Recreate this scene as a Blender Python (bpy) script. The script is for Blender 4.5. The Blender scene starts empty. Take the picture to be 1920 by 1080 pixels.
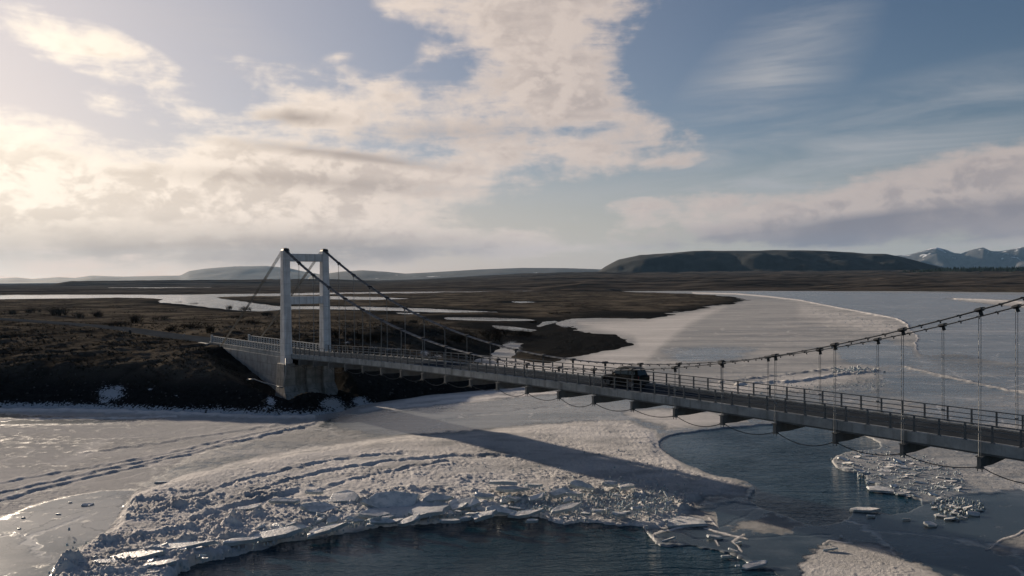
import bpy, math, random
import numpy as np
from mathutils import Matrix, Vector, Euler

# ------------------------------------------------------------------ camera
FPX, CX, CY = 1490.0, 960.0, 540.0          # focal length and centre in photograph pixels
H = 17.8                                     # camera height above the river
PITCH, ROLL = math.atan(18.0 / FPX), -0.008
_F = np.array([0, math.cos(PITCH), -math.sin(PITCH)])
_U0 = np.array([0, math.sin(PITCH), math.cos(PITCH)])
_R0 = np.array([1.0, 0, 0])
_R = _R0 * math.cos(ROLL) + _U0 * math.sin(ROLL)
_U = -_R0 * math.sin(ROLL) + _U0 * math.cos(ROLL)
scene = bpy.context.scene
col = scene.collection
cam_data = bpy.data.cameras.new('camera')
cam_data.sensor_width = 36.0
cam_data.lens = FPX * 36.0 / 1920.0
cam_data.clip_start, cam_data.clip_end = 0.5, 60000.0
cam = bpy.data.objects.new('camera', cam_data)
col.objects.link(cam)
cam.matrix_world = Matrix(((_R[0], _U[0], -_F[0], 0), (_R[1], _U[1], -_F[1], 0), (_R[2], _U[2], -_F[2], H), (0, 0, 0, 1)))
scene.camera = cam
scene.render.resolution_x, scene.render.resolution_y = 1024, 576

SUN_AZ, SUN_EL = math.radians(-41.8), math.radians(11.5)   # azimuth from +Y, negative is left
SUN_DIR = Vector((math.sin(SUN_AZ) * math.cos(SUN_EL), math.cos(SUN_AZ) * math.cos(SUN_EL), math.sin(SUN_EL)))
SUN_STRENGTH = 5.0
SKY_STRENGTH = 0.05
scene.view_settings.view_transform = 'Standard'
scene.view_settings.look = 'None'
scene.view_settings.exposure = 0.75
scene.view_settings.gamma = 1.0
scene.view_settings.use_curve_mapping = False
scene.cycles.use_denoising = True
scene.cycles.max_bounces = 6
scene.cycles.volume_bounces = 0
scene.cycles.sample_clamp_indirect = 4.0


def ray(px, py):
    px = np.asarray(px, float); py = np.asarray(py, float)
    d = _F + ((px - CX) / FPX)[..., None] * _R - ((py - CY) / FPX)[..., None] * _U
    return d


def g(px, py, z=0.0):
    """photograph pixel -> the place at height z that stands there"""
    d = ray(px, py)
    t = (z - H) / d[..., 2]
    return np.stack([d[..., 0] * t, d[..., 1] * t, np.zeros_like(t) + z], -1)


def proj(P):
    P = np.asarray(P, float) - np.array([0, 0, H])
    d = P @ _F
    return CX + FPX * (P @ _R) / d, CY - FPX * (P @ _U) / d


def azel(px, py):
    d = ray(px, py); d = d / np.linalg.norm(d)
    return math.degrees(math.atan2(d[0], d[1])), math.degrees(math.asin(d[2]))


# ------------------------------------------------------------------ node helper
class NT:
    def __init__(self, tree):
        self.t = tree; self.n = tree.nodes; self.l = tree.links

    def node(self, typ, **kw):
        nd = self.n.new(typ)
        for k, v in kw.items():
            if k == 'inputs':
                for kk, vv in v.items():
                    self.set(nd.inputs[kk], vv)
            else:
                setattr(nd, k, v)
        return nd

    def set(self, sock, v):
        if isinstance(v, bpy.types.NodeSocket):
            self.l.new(v, sock)
        else:
            sock.default_value = v

    def math(self, op, a, b=None, c=None, clamp=False):
        nd = self.n.new('ShaderNodeMath'); nd.operation = op; nd.use_clamp = clamp
        self.set(nd.inputs[0], a)
        if b is not None: self.set(nd.inputs[1], b)
        if c is not None: self.set(nd.inputs[2], c)
        return nd.outputs[0]

    def smooth(self, v, a, b, lo=0.0, hi=1.0, mode='SMOOTHSTEP'):
        nd = self.n.new('ShaderNodeMapRange'); nd.interpolation_type = mode
        for i, x in enumerate((v, a, b, lo, hi)): self.set(nd.inputs[i], x)
        return nd.outputs[0]

    def mix(self, f, a, b, typ='MIX'):
        nd = self.n.new('ShaderNodeMix'); nd.data_type = 'RGBA'; nd.blend_type = typ
        self.set(nd.inputs[0], f)
        for s, v in ((nd.inputs[6], a), (nd.inputs[7], b)):
            if isinstance(v, tuple) and len(v) == 3: v = (*v, 1)
            self.set(s, v)
        return nd.outputs[2]

    def noise(self, vec, scale, detail=4.0, rough=0.55, dist=0.0, out=0):
        nd = self.n.new('ShaderNodeTexNoise')
        if vec is not None: self.l.new(vec, nd.inputs['Vector'])
        self.set(nd.inputs['Scale'], scale); nd.inputs['Detail'].default_value = detail
        nd.inputs['Roughness'].default_value = rough; nd.inputs['Distortion'].default_value = dist
        return nd.outputs[out]

    def mapping(self, vec, loc=(0, 0, 0), rot=(0, 0, 0), scale=(1, 1, 1), typ='POINT'):
        nd = self.n.new('ShaderNodeMapping'); nd.vector_type = typ
        self.l.new(vec, nd.inputs[0])
        nd.inputs['Location'].default_value = loc
        nd.inputs['Rotation'].default_value = rot
        nd.inputs['Scale'].default_value = scale
        return nd.outputs[0]


# ------------------------------------------------------------------ world: evening sky with broken cloud
def make_world():
    w = bpy.data.worlds.new('World'); scene.world = w; w.use_nodes = True
    w.cycles.sampling_method = 'MANUAL'; w.cycles.sample_map_resolution = 1024
    T = NT(w.node_tree); T.n.clear()
    out = T.node('ShaderNodeOutputWorld'); bg = T.node('ShaderNodeBackground')
    T.l.new(bg.outputs[0], out.inputs[0])
    bg.inputs['Strength'].default_value = SKY_STRENGTH
    sky = T.node('ShaderNodeTexSky', sky_type='NISHITA', sun_disc=False, sun_elevation=SUN_EL,
                 sun_rotation=SUN_AZ % (2 * math.pi), altitude=50.0, air_density=1.0, dust_density=0.6, ozone_density=1.6)
    tc = T.node('ShaderNodeTexCoord'); D = tc.outputs['Generated']
    nrm = T.node('ShaderNodeVectorMath', operation='NORMALIZE'); T.l.new(D, nrm.inputs[0]); D = nrm.outputs[0]
    sep = T.node('ShaderNodeSeparateXYZ'); T.l.new(D, sep.inputs[0])
    x, y, z = sep.outputs
    az = T.math('MULTIPLY', T.math('ARCTAN2', x, y), 57.29578)
    el = T.math('MULTIPLY', T.math('ARCSINE', z), 57.29578)
    cmb = T.node('ShaderNodeCombineXYZ'); T.l.new(az, cmb.inputs[0]); T.l.new(el, cmb.inputs[1])
    AE = cmb.outputs[0]
    # cloud-plane coordinates: features flatten towards the horizon
    den = T.math('ADD', T.math('MAXIMUM', z, 0.0), 0.22)
    cp = T.node('ShaderNodeCombineXYZ')
    T.l.new(T.math('DIVIDE', x, den), cp.inputs[0]); T.l.new(T.math('DIVIDE', y, den), cp.inputs[1])
    CP = cp.outputs[0]
    dot = T.node('ShaderNodeVectorMath', operation='DOT_PRODUCT'); T.l.new(D, dot.inputs[0]); dot.inputs[1].default_value = SUN_DIR
    cs = dot.outputs['Value']
    ang = T.math('MULTIPLY', T.math('ARCCOSINE', T.math('MINIMUM', cs, 1.0)), 57.29578)   # degrees from the sun

    def blob(px, py, rx, ry, rot=0.0):
        a, e = azel(px, py)
        kx = 57.29578 / FPX * math.cos(math.radians(a)) ** 2
        ky = 57.29578 / FPX * math.cos(math.radians(a)) * math.cos(math.radians(e)) ** 2
        m = T.mapping(AE, (a, e, 0), (0, 0, math.radians(rot)), (rx * kx, ry * ky, 1), 'TEXTURE')
        gr = T.node('ShaderNodeTexGradient', gradient_type='SPHERICAL'); T.l.new(m, gr.inputs[0])
        return gr.outputs['Fac']

    def total(items):
        acc = None
        for it in items:
            v = blob(*it[:5])
            acc = T.math('MULTIPLY_ADD', v, it[5], acc if acc is not None else 0.0)
        return acc

    # broad cover of broken cloud: (pixel x, y, radius x, radius y, tilt, weight)
    cover = total([
        (960, 60, 330, 170, -20, 1.0), (1080, -60, 260, 160, 0, 1.1), (1060, 170, 240, 130, -35, .55), (830, 225, 400, 110, 0, .95),
        (560, 215, 150, 60, 0, .8), (1010, 300, 360, 75, 8, .85), (500, 140, 130, 60, -10, .55), (640, 105, 120, 50, 10, .40), (1180, 215, 160, 60, -25, .6), (1260, 305, 75, 20, 8, .5),
        (170, 88, 210, 62, -14, 1.0), (60, 80, 120, 45, -20, .35), (340, 182, 90, 60, 25, .72), (200, 188, 75, 38, 0, .42), (388, 220, 85, 38, 0, .5), (262, 208, 70, 34, 0, .36),
        (-20, 300, 380, 125, -6, 1.25), (300, 345, 520, 85, 0, 1.1), (620, 360, 420, 100, -4, 1.2), (560, 300, 330, 55, -6, .7), (60, 380, 520, 80, 0, .8), (760, 400, 230, 45, 0, .4),
        (1195, 398, 85, 34, 0, 1.0), (1330, 382, 170, 48, 6, .75), (1560, 385, 330, 72, 7, 1.2), (1800, 345, 300, 80, 10, 1.25), (1450, 430, 460, 50, 2, 1.0), (1800, 415, 460, 70, 0, 1.15), (2150, 340, 460, 150, 4, 1.2), (1250, 300, 200, 26, 6, .3),
        (975, 440, 90, 26, 0, .75), (1030, 466, 330, 17, 0, .6), (850, 447, 40, 12, 0, .5), (1080, 410, 24, 10, 0, .4),
        (200, 450, 900, 110, 0, 1.0), (700, 470, 460, 50, 0, .6), (-500, 300, 700, 260, 0, 1.2), (-300, 60, 300, 120, 0, .6),
        (900, -420, 700, 220, -10, .55),
        (860, 138, 150, 50, 18, -.42), (745, 80, 120, 55, 25, -.30), (1120, 245, 130, 26, 0, -.6), (560, 60, 200, 90, 0, -.4), (880, 400, 220, 40, 0, -.45), (420, 170, 110, 60, 0, -.35), (1200, 130, 120, 60, 60, -.35)])
    # two textures: flat broken layer seen in perspective, and rounded puffs
    warp = T.noise(CP, 2.0, 3, .5, out=1)
    wv = T.node('ShaderNodeVectorMath', operation='MULTIPLY_ADD')
    T.l.new(warp, wv.inputs[0]); wv.inputs[1].default_value = (.25, .25, .25); T.l.new(CP, wv.inputs[2])
    CW = wv.outputs[0]
    nA = T.noise(CW, 6.0, 9, .60)
    PF = T.mapping(D, scale=(1.0, 1.0, 1.55))
    nB = T.noise(PF, 17.0, 8, .58, .25)
    PFs = T.mapping(D, (SUN_DIR.x * .012, SUN_DIR.y * .012, .012), scale=(1.0, 1.0, 1.55))
    nBs = T.noise(PFs, 17.0, 5, .55, .25)
    nC = T.noise(PF, 52.0, 5, .6, .2)
    n1 = T.math('ADD', T.math('MULTIPLY', nA, .36), T.math('ADD', T.math('MULTIPLY', nB, .38), T.math('MULTIPLY', nC, .26)))
    n1s = T.math('ADD', T.math('MULTIPLY', nA, .36), T.math('ADD', T.math('MULTIPLY', nBs, .38), T.math('MULTIPLY', nC, .26)))
    n2 = T.noise(PF, 6.0, 4, .55)
    nz = T.math('MULTIPLY_ADD', T.math('SUBTRACT', n1, .5), 3.0, T.math('MULTIPLY', T.math('SUBTRACT', n2, .5), 1.5))
    sk = T.noise(T.mapping(AE, rot=(0, 0, math.radians(-7)), scale=(.10, .62, 1)), 1.0, 6, .62, .6)
    nz = T.math('MULTIPLY_ADD', T.math('SUBTRACT', sk, .5), 1.5, nz)
    raw = T.math('ADD', cover, nz)
    raw = T.math('MULTIPLY', raw, T.smooth(cover, .02, .25))
    dens = T.smooth(raw, .04, .95)
    thick = T.smooth(raw, .45, 1.5)
    # thin high veil and wisps
    wm = T.mapping(AE, (0, 0, 0), (0, 0, math.radians(-28)), (.05, .42, 1))
    wn = T.noise(wm, 1.0, 8, .62, .7)
    wisps = total([(1440, 150, 260, 130, 38, 1.1), (1620, 260, 520, 110, 10, .8), (1400, 350, 460, 70, 4, .8), (1850, 230, 360, 150, 10, .4), (980, 410, 420, 75, 0, .3), (430, 80, 330, 90, -30, .35)])
    veil = T.math('MULTIPLY', T.smooth(wn, .3, .75), wisps, clamp=True)
    veil = T.math('MULTIPLY', veil, .95, clamp=True)
    # grey flat bases seen low in the sky
    base = T.math('MINIMUM', total([(1640, 436, 620, 44, 1, 1.6), (1860, 405, 420, 50, 4, 1.2), (1480, 450, 420, 20, 2, .9), (250, 470, 800, 75, 0, 1.1), (720, 474, 460, 46, 0, .7),
                   (560, 221, 120, 20, 0, 1.0), (600, 284, 260, 16, -4, .75), (740, 305, 200, 13, -6, .6), (650, 345, 300, 24, -3, .6), (830, 248, 260, 30, 2, .6), (420, 330, 260, 22, 0, .35)]), 1.0)
    base = T.math('MULTIPLY', base, T.smooth(n2, .25, .6, .55, 1.0))
    lit = T.smooth(T.math('SUBTRACT', n1, n1s), -.045, .045)
    glow = T.smooth(ang, 72.0, 4.0, 0, 1, 'SMOOTHSTEP')          # scattering towards the sun
    glow2 = T.math('POWER', T.smooth(ang, 42.0, 3.0, 0, 1, 'LINEAR'), 2.0)
    k = .595 / SKY_STRENGTH

    def c(r, gg, b): return (r * k, gg * k, b * k, 1)
    bright = T.mix(glow, c(.50, .43, .40), c(.98, .82, .70))
    bright = T.mix(glow2, bright, c(1.38, 1.22, .99))
    grey = T.mix(glow, c(.215, .205, .235), c(.43, .35, .29))
    grey = T.mix(glow2, grey, c(.74, .61, .49))
    shade = T.math('MULTIPLY', thick, T.smooth(lit, 0, 1, .48, .04))
    ccol = T.mix(shade, bright, grey)
    ccol = T.mix(base, ccol, grey)
    # clear sky between: the physical sky, toned to the evening light
    hs = T.node('ShaderNodeHueSaturation'); T.l.new(sky.outputs[0], hs.inputs['Color'])
    hs.inputs['Saturation'].default_value = 1.12; hs.inputs['Value'].default_value = .78
    clear = T.mix(1.0, hs.outputs[0], (1.02, .955, 1.05, 1), 'MULTIPLY')
    haze_low = T.smooth(el, 10.0, .2)
    clear = T.mix(T.math('MULTIPLY', haze_low, .75), clear, T.mix(glow, c(.41, .40, .39), c(.74, .56, .43)))
    clear = T.mix(T.math('MULTIPLY', glow, .50), clear, c(.55, .51, .53))
    clear = T.mix(T.math('MULTIPLY', glow2, .75), clear, c(.88, .80, .77))
    clear = T.mix(veil, clear, T.mix(glow, c(.38, .395, .42), c(.7, .62, .58)))
    final = T.mix(T.math('MULTIPLY', dens, .97), clear, ccol)
    T.l.new(final, bg.inputs['Color'])


make_world()
sun_data = bpy.data.lights.new('sun', 'SUN')
sun_data.energy = SUN_STRENGTH; sun_data.angle = math.radians(0.9); sun_data.color = (1.0, .83, .645)
sun = bpy.data.objects.new('sun', sun_data); col.objects.link(sun)
sun.rotation_euler = SUN_DIR.to_track_quat('Z', 'Y').to_euler()
sun.location = (-60, 60, 60)


# ------------------------------------------------------------------ noise and polygons for the terrain
def _grad_table(seed):
    r = np.random.RandomState(seed)
    a = r.rand(256) * 2 * np.pi
    return r.permutation(256), np.stack([np.cos(a), np.sin(a)], -1)


_tabs = {}


def perlin(x, y, seed=0):
    if seed not in _tabs: _tabs[seed] = _grad_table(seed)
    P, G = _tabs[seed]
    xi = np.floor(x).astype(np.int64); yi = np.floor(y).astype(np.int64)
    xf = x - xi; yf = y - yi
    u = xf * xf * xf * (xf * (xf * 6 - 15) + 10); v = yf * yf * yf * (yf * (yf * 6 - 15) + 10)

    def gr(ix, iy, dx, dy):
        h = P[(P[ix & 255] + iy) & 255]
        return G[h, 0] * dx + G[h, 1] * dy
    a = gr(xi, yi, xf, yf); b = gr(xi + 1, yi, xf - 1, yf)
    c_ = gr(xi, yi + 1, xf, yf - 1); d = gr(xi + 1, yi + 1, xf - 1, yf - 1)
    return (a + (b - a) * u + (c_ + (d - c_) * u - a - (b - a) * u) * v) * 1.5


def fbm(x, y, octv=4, seed=0, gain=.5):
    s = 0; a = 1.0; f = 1.0
    for k in range(octv):
        s = s + a * perlin(x * f + 17.3 * k, y * f - 9.1 * k, seed + k); a *= gain; f *= 2.03
    return s


def ss(x, a, b):
    t = np.clip((x - a) / (b - a), 0, 1)
    return t * t * (3 - 2 * t)


def sdist(x, y, poly, closed=True):
    """signed distance to a polygon, positive inside (unsigned for an open line)"""
    poly = np.asarray(poly, float)[:, :2]
    n = len(poly); best = np.full(x.shape, 1e30); ins = np.zeros(x.shape, bool)
    for k in range(n if closed else n - 1):
        ax, ay = poly[k]; bx, by = poly[(k + 1) % n]
        ex, ey = bx - ax, by - ay
        L2 = ex * ex + ey * ey + 1e-12
        t = np.clip(((x - ax) * ex + (y - ay) * ey) / L2, 0, 1)
        d = (x - ax - t * ex) ** 2 + (y - ay - t * ey) ** 2
        best = np.minimum(best, d)
        if closed:
            cond = ((ay > y) != (by > y))
            if ey != 0:
                ins ^= cond & (x < (bx - ax) * (y - ay) / ey + ax)
    best = np.sqrt(best)
    return np.where(ins, best, -best) if closed else best


def W(pts, z=0.0):
    p = np.array(pts, float)
    return g(p[:, 0], p[:, 1], z)[:, :2]


def smooth_poly(pts, n=3):
    p = np.array(pts, float)
    for _ in range(n - 1):
        q = np.roll(p, -1, 0)
        p = np.stack([p * .75 + q * .25, p * .25 + q * .75], 1).reshape(-1, 2)
    return p


SHORE = [(-500, 762), (0, 767), (140, 769), (260, 773), (380, 778), (500, 783), (590, 782), (640, 773), (665, 764), (720, 754), (800, 743), (900, 734), (985, 727), (1003, 720),
         (985, 708), (940, 695), (903, 688), (885, 681), (905, 674), (930, 668), (940, 655), (957, 645), (973, 645), (958, 661), (955, 671), (985, 680), (1035, 684),
         (1070, 675), (1120, 664), (1165, 657), (1195, 648), (1188, 634), (1160, 627), (1130, 626), (1112, 617), (1085, 607), (1108, 599), (1150, 599), (1200, 602), (1240, 597),
         (1290, 587), (1360, 574), (1411, 565), (1400, 559), (1355, 553.5), (1290, 550), (1225, 548.3), (1160, 547.3), (1160, 546.2), (1300, 545.6), (1500, 545.8), (1700, 546.5), (1920, 549), (2500, 556)]
_sh = W(SHORE)
LAND = np.vstack([_sh, [(9000, 1500), (30000, 40000), (-40000, 40000), (-9000, 300)]])
PONDS = [W(p) for p in (
    [(-500, 558), (0, 553), (120, 552.6), (200, 552.5), (300, 552.8), (400, 551.6), (520, 550.5), (620, 548.6), (800, 546.6), (1000, 545.2), (1000, 546.4), (800, 549.4), (620, 551.8), (520, 555), (425, 556),
     (398, 557.4), (430, 562), (480, 569), (520, 574.5), (620, 574.5), (700, 575.6), (800, 578.6), (880, 582.5), (945, 586), (880, 586.6), (800, 585.2), (740, 582.4), (680, 581), (620, 580), (560, 581), (520, 581.5),
     (487, 583.5), (444, 581.8), (389, 576), (340, 570), (298, 567.5), (304, 561.5), (290, 559.3), (230, 558), (150, 559.2), (60, 560), (0, 561), (-500, 569)],
    [(620, 555.6), (700, 557), (768, 560), (700, 562.3), (620, 561)],
    [(835, 594.6), (900, 595.4), (992, 598.6), (1000, 601), (930, 602), (880, 600.6), (837, 598.6)],
    [(925, 610.5), (960, 612.5), (1002, 619), (995, 622), (960, 619.4), (935, 616.4)],
    [(1004, 611), (1018, 603.5), (1043, 601.4), (1048, 604), (1026, 609.4), (1010, 613)],
    [(200, 539), (300, 538.6), (400, 538.4), (400, 540), (300, 540.6), (210, 540.6)],
    [(955, 565.4), (985, 565), (1002, 566.6), (975, 568)],
    [(740, 586.5), (790, 587), (780, 589), (745, 588.4)],
)]

# ------------------------------------------------------------------ bridge frame: s along, t across, z up
BX, BY, BA, BW = -32.8185, 115.1642, .7118, 6.2064
PANEL = 4.36
ES = np.array([math.sin(BA), -math.cos(BA)]); ET = np.array([math.cos(BA), math.sin(BA)])


def bw(s, t, z): return (BX + s * ES[0] + t * ET[0], BY + s * ES[1] + t * ET[1], z)


def deck_bottom(s):
    i = max(s, 0.0) / PANEL - 4 - 8.5
    return H - 10.158 + .0237 * i - .0056 * i * i


def cable_z(s):
    i = s / PANEL - 4 - 8.5
    return H - 8.2113 + .0236 * i + .0827 * i * i


FASCIA = .62
ROAD_PTS = [bw(-27, BW / 2, 0)[:2], bw(-40, BW / 2, 0)[:2], bw(-55, BW / 2 - .5, 0)[:2]]
ROAD_PTS += [tuple(p) for p in W([(240, 619), (120, 606), (0, 597.5), (-150, 590), (-500, 580)], 6.2)]
ROAD_Z = [6.98, 6.95, 6.8, 6.5, 6.2, 6.2, 6.2, 6.0]


def road_dense():
    p = np.array(ROAD_PTS); z = np.array(ROAD_Z)
    d = np.r_[0, np.cumsum(np.hypot(*np.diff(p, axis=0).T))]
    t = np.arange(0, d[-1], 2.0)
    q = np.stack([np.interp(t, d, p[:, 0]), np.interp(t, d, p[:, 1]), np.interp(t, d, z)], -1)
    for _ in range(6):
        q[1:-1] = (q[:-2] + 2 * q[1:-1] + q[2:]) / 4
    return q


ROADC = road_dense()


def terrain_height(x, y):
    sdL = sdist(x, y, LAND)
    wob = np.clip(y / 120, .3, 8)
    sdL = sdL + fbm(x / 14, y / 14, 3, 5) * 1.2 * np.clip(y / 200, .5, 3)
    sd = sdL.copy()
    for k, p in enumerate(PONDS):
        dp = -sdist(x, y, p) + fbm(x / 30, y / 30, 3, 60 + k) * 2.0 * np.clip(y / 500, .5, 2)
        sd = np.minimum(sd, dp)
    m = x / np.maximum(y, 1)
    bl = ss(y, 330, 170) * ss(x, -8, -34)
    top = .9 + 5.5 * bl + 2.2 * ss(y, 260, 150) * (1 - bl) * ss(x, 10, -5)
    Lb = 6.5 + 16 * ss(y, 150, 400) + 26 * ss(y, 400, 700)
    e = np.clip(sd, 0, None) / Lb
    h = top * (1 - np.exp(-e ** 1.25))
    h = h + bl * .9 * ss(sd, 14, 60)
    # far right plateau and the slow rise of the plain
    rr = ss(m, -.22, .12)
    far = ss(y, 900, 1040) * ss(sd, 0, 18)
    h = h + far * (2.2 * rr + np.clip(y - 1000, 0, 4200) * (.0135 * rr + .0008))
    pl = ss(m, -.585, -.55) * ss(m, -.14, -.24) * ss(y, 2650, 2950) * ss(y, 6200, 5200)
    h = h + pl * (18.5 + 1.5 * fbm(m * 25, y * 0, 3, 9))
    # roughness
    rough = ss(sd, .2, 6)
    h = h + rough * (fbm(x / 7, y / 7, 3, 11) * .42 * np.clip(bl + .25, 0, 1) + fbm(x / 1.9, y / 1.9, 3, 21) * .13 * ss(y, 420, 150))
    h = h + rough * ss(y, 200, 320) * (fbm(x / 45, y / 45, 4, 31) * .5)
    h = h + far * fbm(x / 160, y / 160, 4, 41) * (1.2 + 3.5 * rr)
    h = np.where(sd > 0, np.maximum(h, .02 + .01 * np.clip(sd, 0, 10)), np.maximum(sd * .25, -1.2))
    # the cut round the pier and beside the approach
    s = (x - BX) * ES[0] + (y - BY) * ES[1]; t = (x - BX) * ET[0] + (y - BY) * ET[1]
    cap = .75 + np.clip(-s - 2.2, 0, 40) * .25 + np.clip(np.abs(t - BW / 2) - 5.2, 0, 60) * .55
    cap = cap + np.where(t > BW + .6, (t - BW - .6) * 1.6, 0) * ss(s, 12, 0)
    cap = np.where((s < -34) | (s > 9), 50, cap)
    h = np.where(h > .3, np.minimum(h, cap + .12 * fbm(x / 1.5, y / 1.5, 2, 77)), h)
    # road bed
    near = (y < 420) & (x < 0) & (y > 100)
    if near.any():
        xi, yi = x[near], y[near]
        d2 = np.full(xi.shape, 1e9); zr = np.zeros(xi.shape)
        for a in ROADC:
            dd = (xi - a[0]) ** 2 + (yi - a[1]) ** 2
            cl = dd < d2; d2[cl] = dd[cl]; zr[cl] = a[2]
        wgt = ss(np.sqrt(d2), 9.0, 3.6)
        sn = s[near]
        wgt = np.where(sn > -31.5, 0, wgt)
        h[near] = h[near] * (1 - wgt) + (zr - .12) * wgt
    return h, sd


# ------------------------------------------------------------------ mesh helpers
def np_mesh(name, V, Q, attrs=None, smooth=True):
    me = bpy.data.meshes.new(name)
    V = np.ascontiguousarray(V, np.float32); Q = np.ascontiguousarray(Q, np.int32)
    k = Q.shape[1]
    me.vertices.add(len(V)); me.vertices.foreach_set('co', V.ravel())
    me.loops.add(Q.size); me.loops.foreach_set('vertex_index', Q.ravel())
    me.polygons.add(len(Q)); me.polygons.foreach_set('loop_start', np.arange(0, Q.size, k, dtype=np.int32))
    me.polygons.foreach_set('use_smooth', np.full(len(Q), smooth, bool))
    me.update(calc_edges=True); me.validate()
    for nm, a in (attrs or {}).items():
        at = me.attributes.new(nm, 'FLOAT', 'POINT'); at.data.foreach_set('value', np.ascontiguousarray(a, np.float32))
    return me


def link(name, me, mat=None, parent=None):
    o = bpy.data.objects.new(name, me); col.objects.link(o)
    if mat is not None and me is not None and not me.materials: me.materials.append(mat)
    if parent is not None: o.parent = parent
    return o


def empty(name, loc=(0, 0, 0), rz=0.0, parent=None):
    o = bpy.data.objects.new(name, None); col.objects.link(o)
    o.location = loc; o.rotation_euler = (0, 0, rz); o.empty_display_size = .5
    if parent is not None: o.parent = parent
    return o


def tag(o, label, cat, group=None):
    o['label'] = label; o['category'] = cat
    if group: o['group'] = group
    return o


def grid_quads(nr, nc, keep=None):
    idx = np.arange(nr * nc).reshape(nr, nc)
    Q = np.stack([idx[:-1, :-1], idx[:-1, 1:], idx[1:, 1:], idx[1:, :-1]], -1).reshape(-1, 4)
    if keep is not None:
        k = keep.reshape(nr, nc)
        kk = (k[:-1, :-1] | k[:-1, 1:] | k[1:, 1:] | k[1:, :-1]).ravel()
        Q = Q[kk]
    return Q


def compact(V, Q, attrs):
    used = np.zeros(len(V), bool); used[Q.ravel()] = True
    m = np.cumsum(used) - 1
    return V[used], m[Q], {k: a[used] for k, a in attrs.items()}


class MB:
    def __init__(self): self.v = []; self.f = []

    def add(self, V, F):
        b = len(self.v); self.v += [tuple(p) for p in V]; self.f += [tuple(i + b for i in f) for f in F]

    def box(self, x0, x1, y0, y1, z0, z1):
        self.add([(x0, y0, z0), (x1, y0, z0), (x1, y1, z0), (x0, y1, z0), (x0, y0, z1), (x1, y0, z1), (x1, y1, z1), (x0, y1, z1)],
                 [(3, 2, 1, 0), (4, 5, 6, 7), (0, 1, 5, 4), (1, 2, 6, 5), (2, 3, 7, 6), (3, 0, 4, 7)])

    def frustum(self, b, t):       # b, t = (x0,x1,y0,y1,z)
        self.add([(b[0], b[2], b[4]), (b[1], b[2], b[4]), (b[1], b[3], b[4]), (b[0], b[3], b[4]), (t[0], t[2], t[4]), (t[1], t[2], t[4]), (t[1], t[3], t[4]), (t[0], t[3], t[4])],
                 [(3, 2, 1, 0), (4, 5, 6, 7), (0, 1, 5, 4), (1, 2, 6, 5), (2, 3, 7, 6), (3, 0, 4, 7)])

    def prism(self, prof, axis, a, b):
        """profile polygon extruded along axis 0/1/2 between a and b"""
        n = len(prof); V = []
        for w_ in (a, b):
            for p in prof:
                q = [p[0], p[1]]; q.insert(axis, w_); V.append(q)
        F = [tuple(range(n))[::-1], tuple(range(n, 2 * n))] + [(k, (k + 1) % n, n + (k + 1) % n, n + k) for k in range(n)]
        self.add(V, F)

    def tube(self, pts, r, n=6, cap=True):
        pts = [Vector(p) for p in pts]; V = []; F = []
        for i, p in enumerate(pts):
            d = (pts[min(i + 1, len(pts) - 1)] - pts[max(i - 1, 0)]).normalized()
            up = Vector((0, 0, 1)) if abs(d.z) < .95 else Vector((1, 0, 0))
            a = d.cross(up).normalized(); b = a.cross(d).normalized()
            rr = r[i] if isinstance(r, (list, tuple)) else r
            for k in range(n):
                an = 2 * math.pi * (k + .5) / n
                V.append(p + a * (math.cos(an) * rr) + b * (math.sin(an) * rr))
        for i in range(len(pts) - 1):
            for k in range(n):
                F.append((i * n + k, i * n + (k + 1) % n, (i + 1) * n + (k + 1) % n, (i + 1) * n + k))
        if cap:
            F.append(tuple(range(n))[::-1]); F.append(tuple(range((len(pts) - 1) * n, len(pts) * n)))
        self.add(V, F)

    def ribbon(self, pts, w_, h_):
        """rectangular bar following a polyline (width across y, height along z)"""
        V = []; F = []
        for p in pts:
            x, y, z = p
            V += [(x, y - w_ / 2, z - h_ / 2), (x, y + w_ / 2, z - h_ / 2), (x, y + w_ / 2, z + h_ / 2), (x, y - w_ / 2, z + h_ / 2)]
        for i in range(len(pts) - 1):
            for k in range(4):
                F.append((i * 4 + k, (i + 1) * 4 + k, (i + 1) * 4 + (k + 1) % 4, i * 4 + (k + 1) % 4))
        n = len(pts) - 1
        F += [(0, 1, 2, 3), (n * 4 + 3, n * 4 + 2, n * 4 + 1, n * 4)]
        self.add(V, F)

    def mesh(self, name, smooth=False):
        import bmesh
        me = bpy.data.meshes.new(name); me.from_pydata(self.v, [], self.f)
        bm = bmesh.new(); bm.from_mesh(me); bmesh.ops.recalc_face_normals(bm, faces=bm.faces); bm.to_mesh(me); bm.free()
        if smooth:
            me.polygons.foreach_set('use_smooth', [True] * len(me.polygons))
        me.update()
        return me

    def build(self, name, mat, parent=None, smooth=False, bevel=0.0):
        o = link(name, self.mesh(name, smooth), mat, parent)
        if bevel:
            b = o.modifiers.new('bevel', 'BEVEL'); b.width = bevel; b.segments = 2; b.limit_method = 'ANGLE'
        return o


# ------------------------------------------------------------------ materials
def mat(name):
    m = bpy.data.materials.new(name); m.use_nodes = True
    T = NT(m.node_tree)
    b = T.n['Principled BSDF']
    return m, T, b


def pos(T):
    return T.node('ShaderNodeNewGeometry').outputs['Position']


def objc(T):
    return T.node('ShaderNodeTexCoord').outputs['Object']


def attr(T, nm):
    return T.node('ShaderNodeAttribute', attribute_name=nm).outputs['Fac']


def bump(T, b, h, strength, dist):
    nd = T.node('ShaderNodeBump'); nd.inputs['Strength'].default_value = strength; nd.inputs['Distance'].default_value = dist
    T.l.new(h, nd.inputs['Height']); T.l.new(nd.outputs[0], b.inputs['Normal'])


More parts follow.
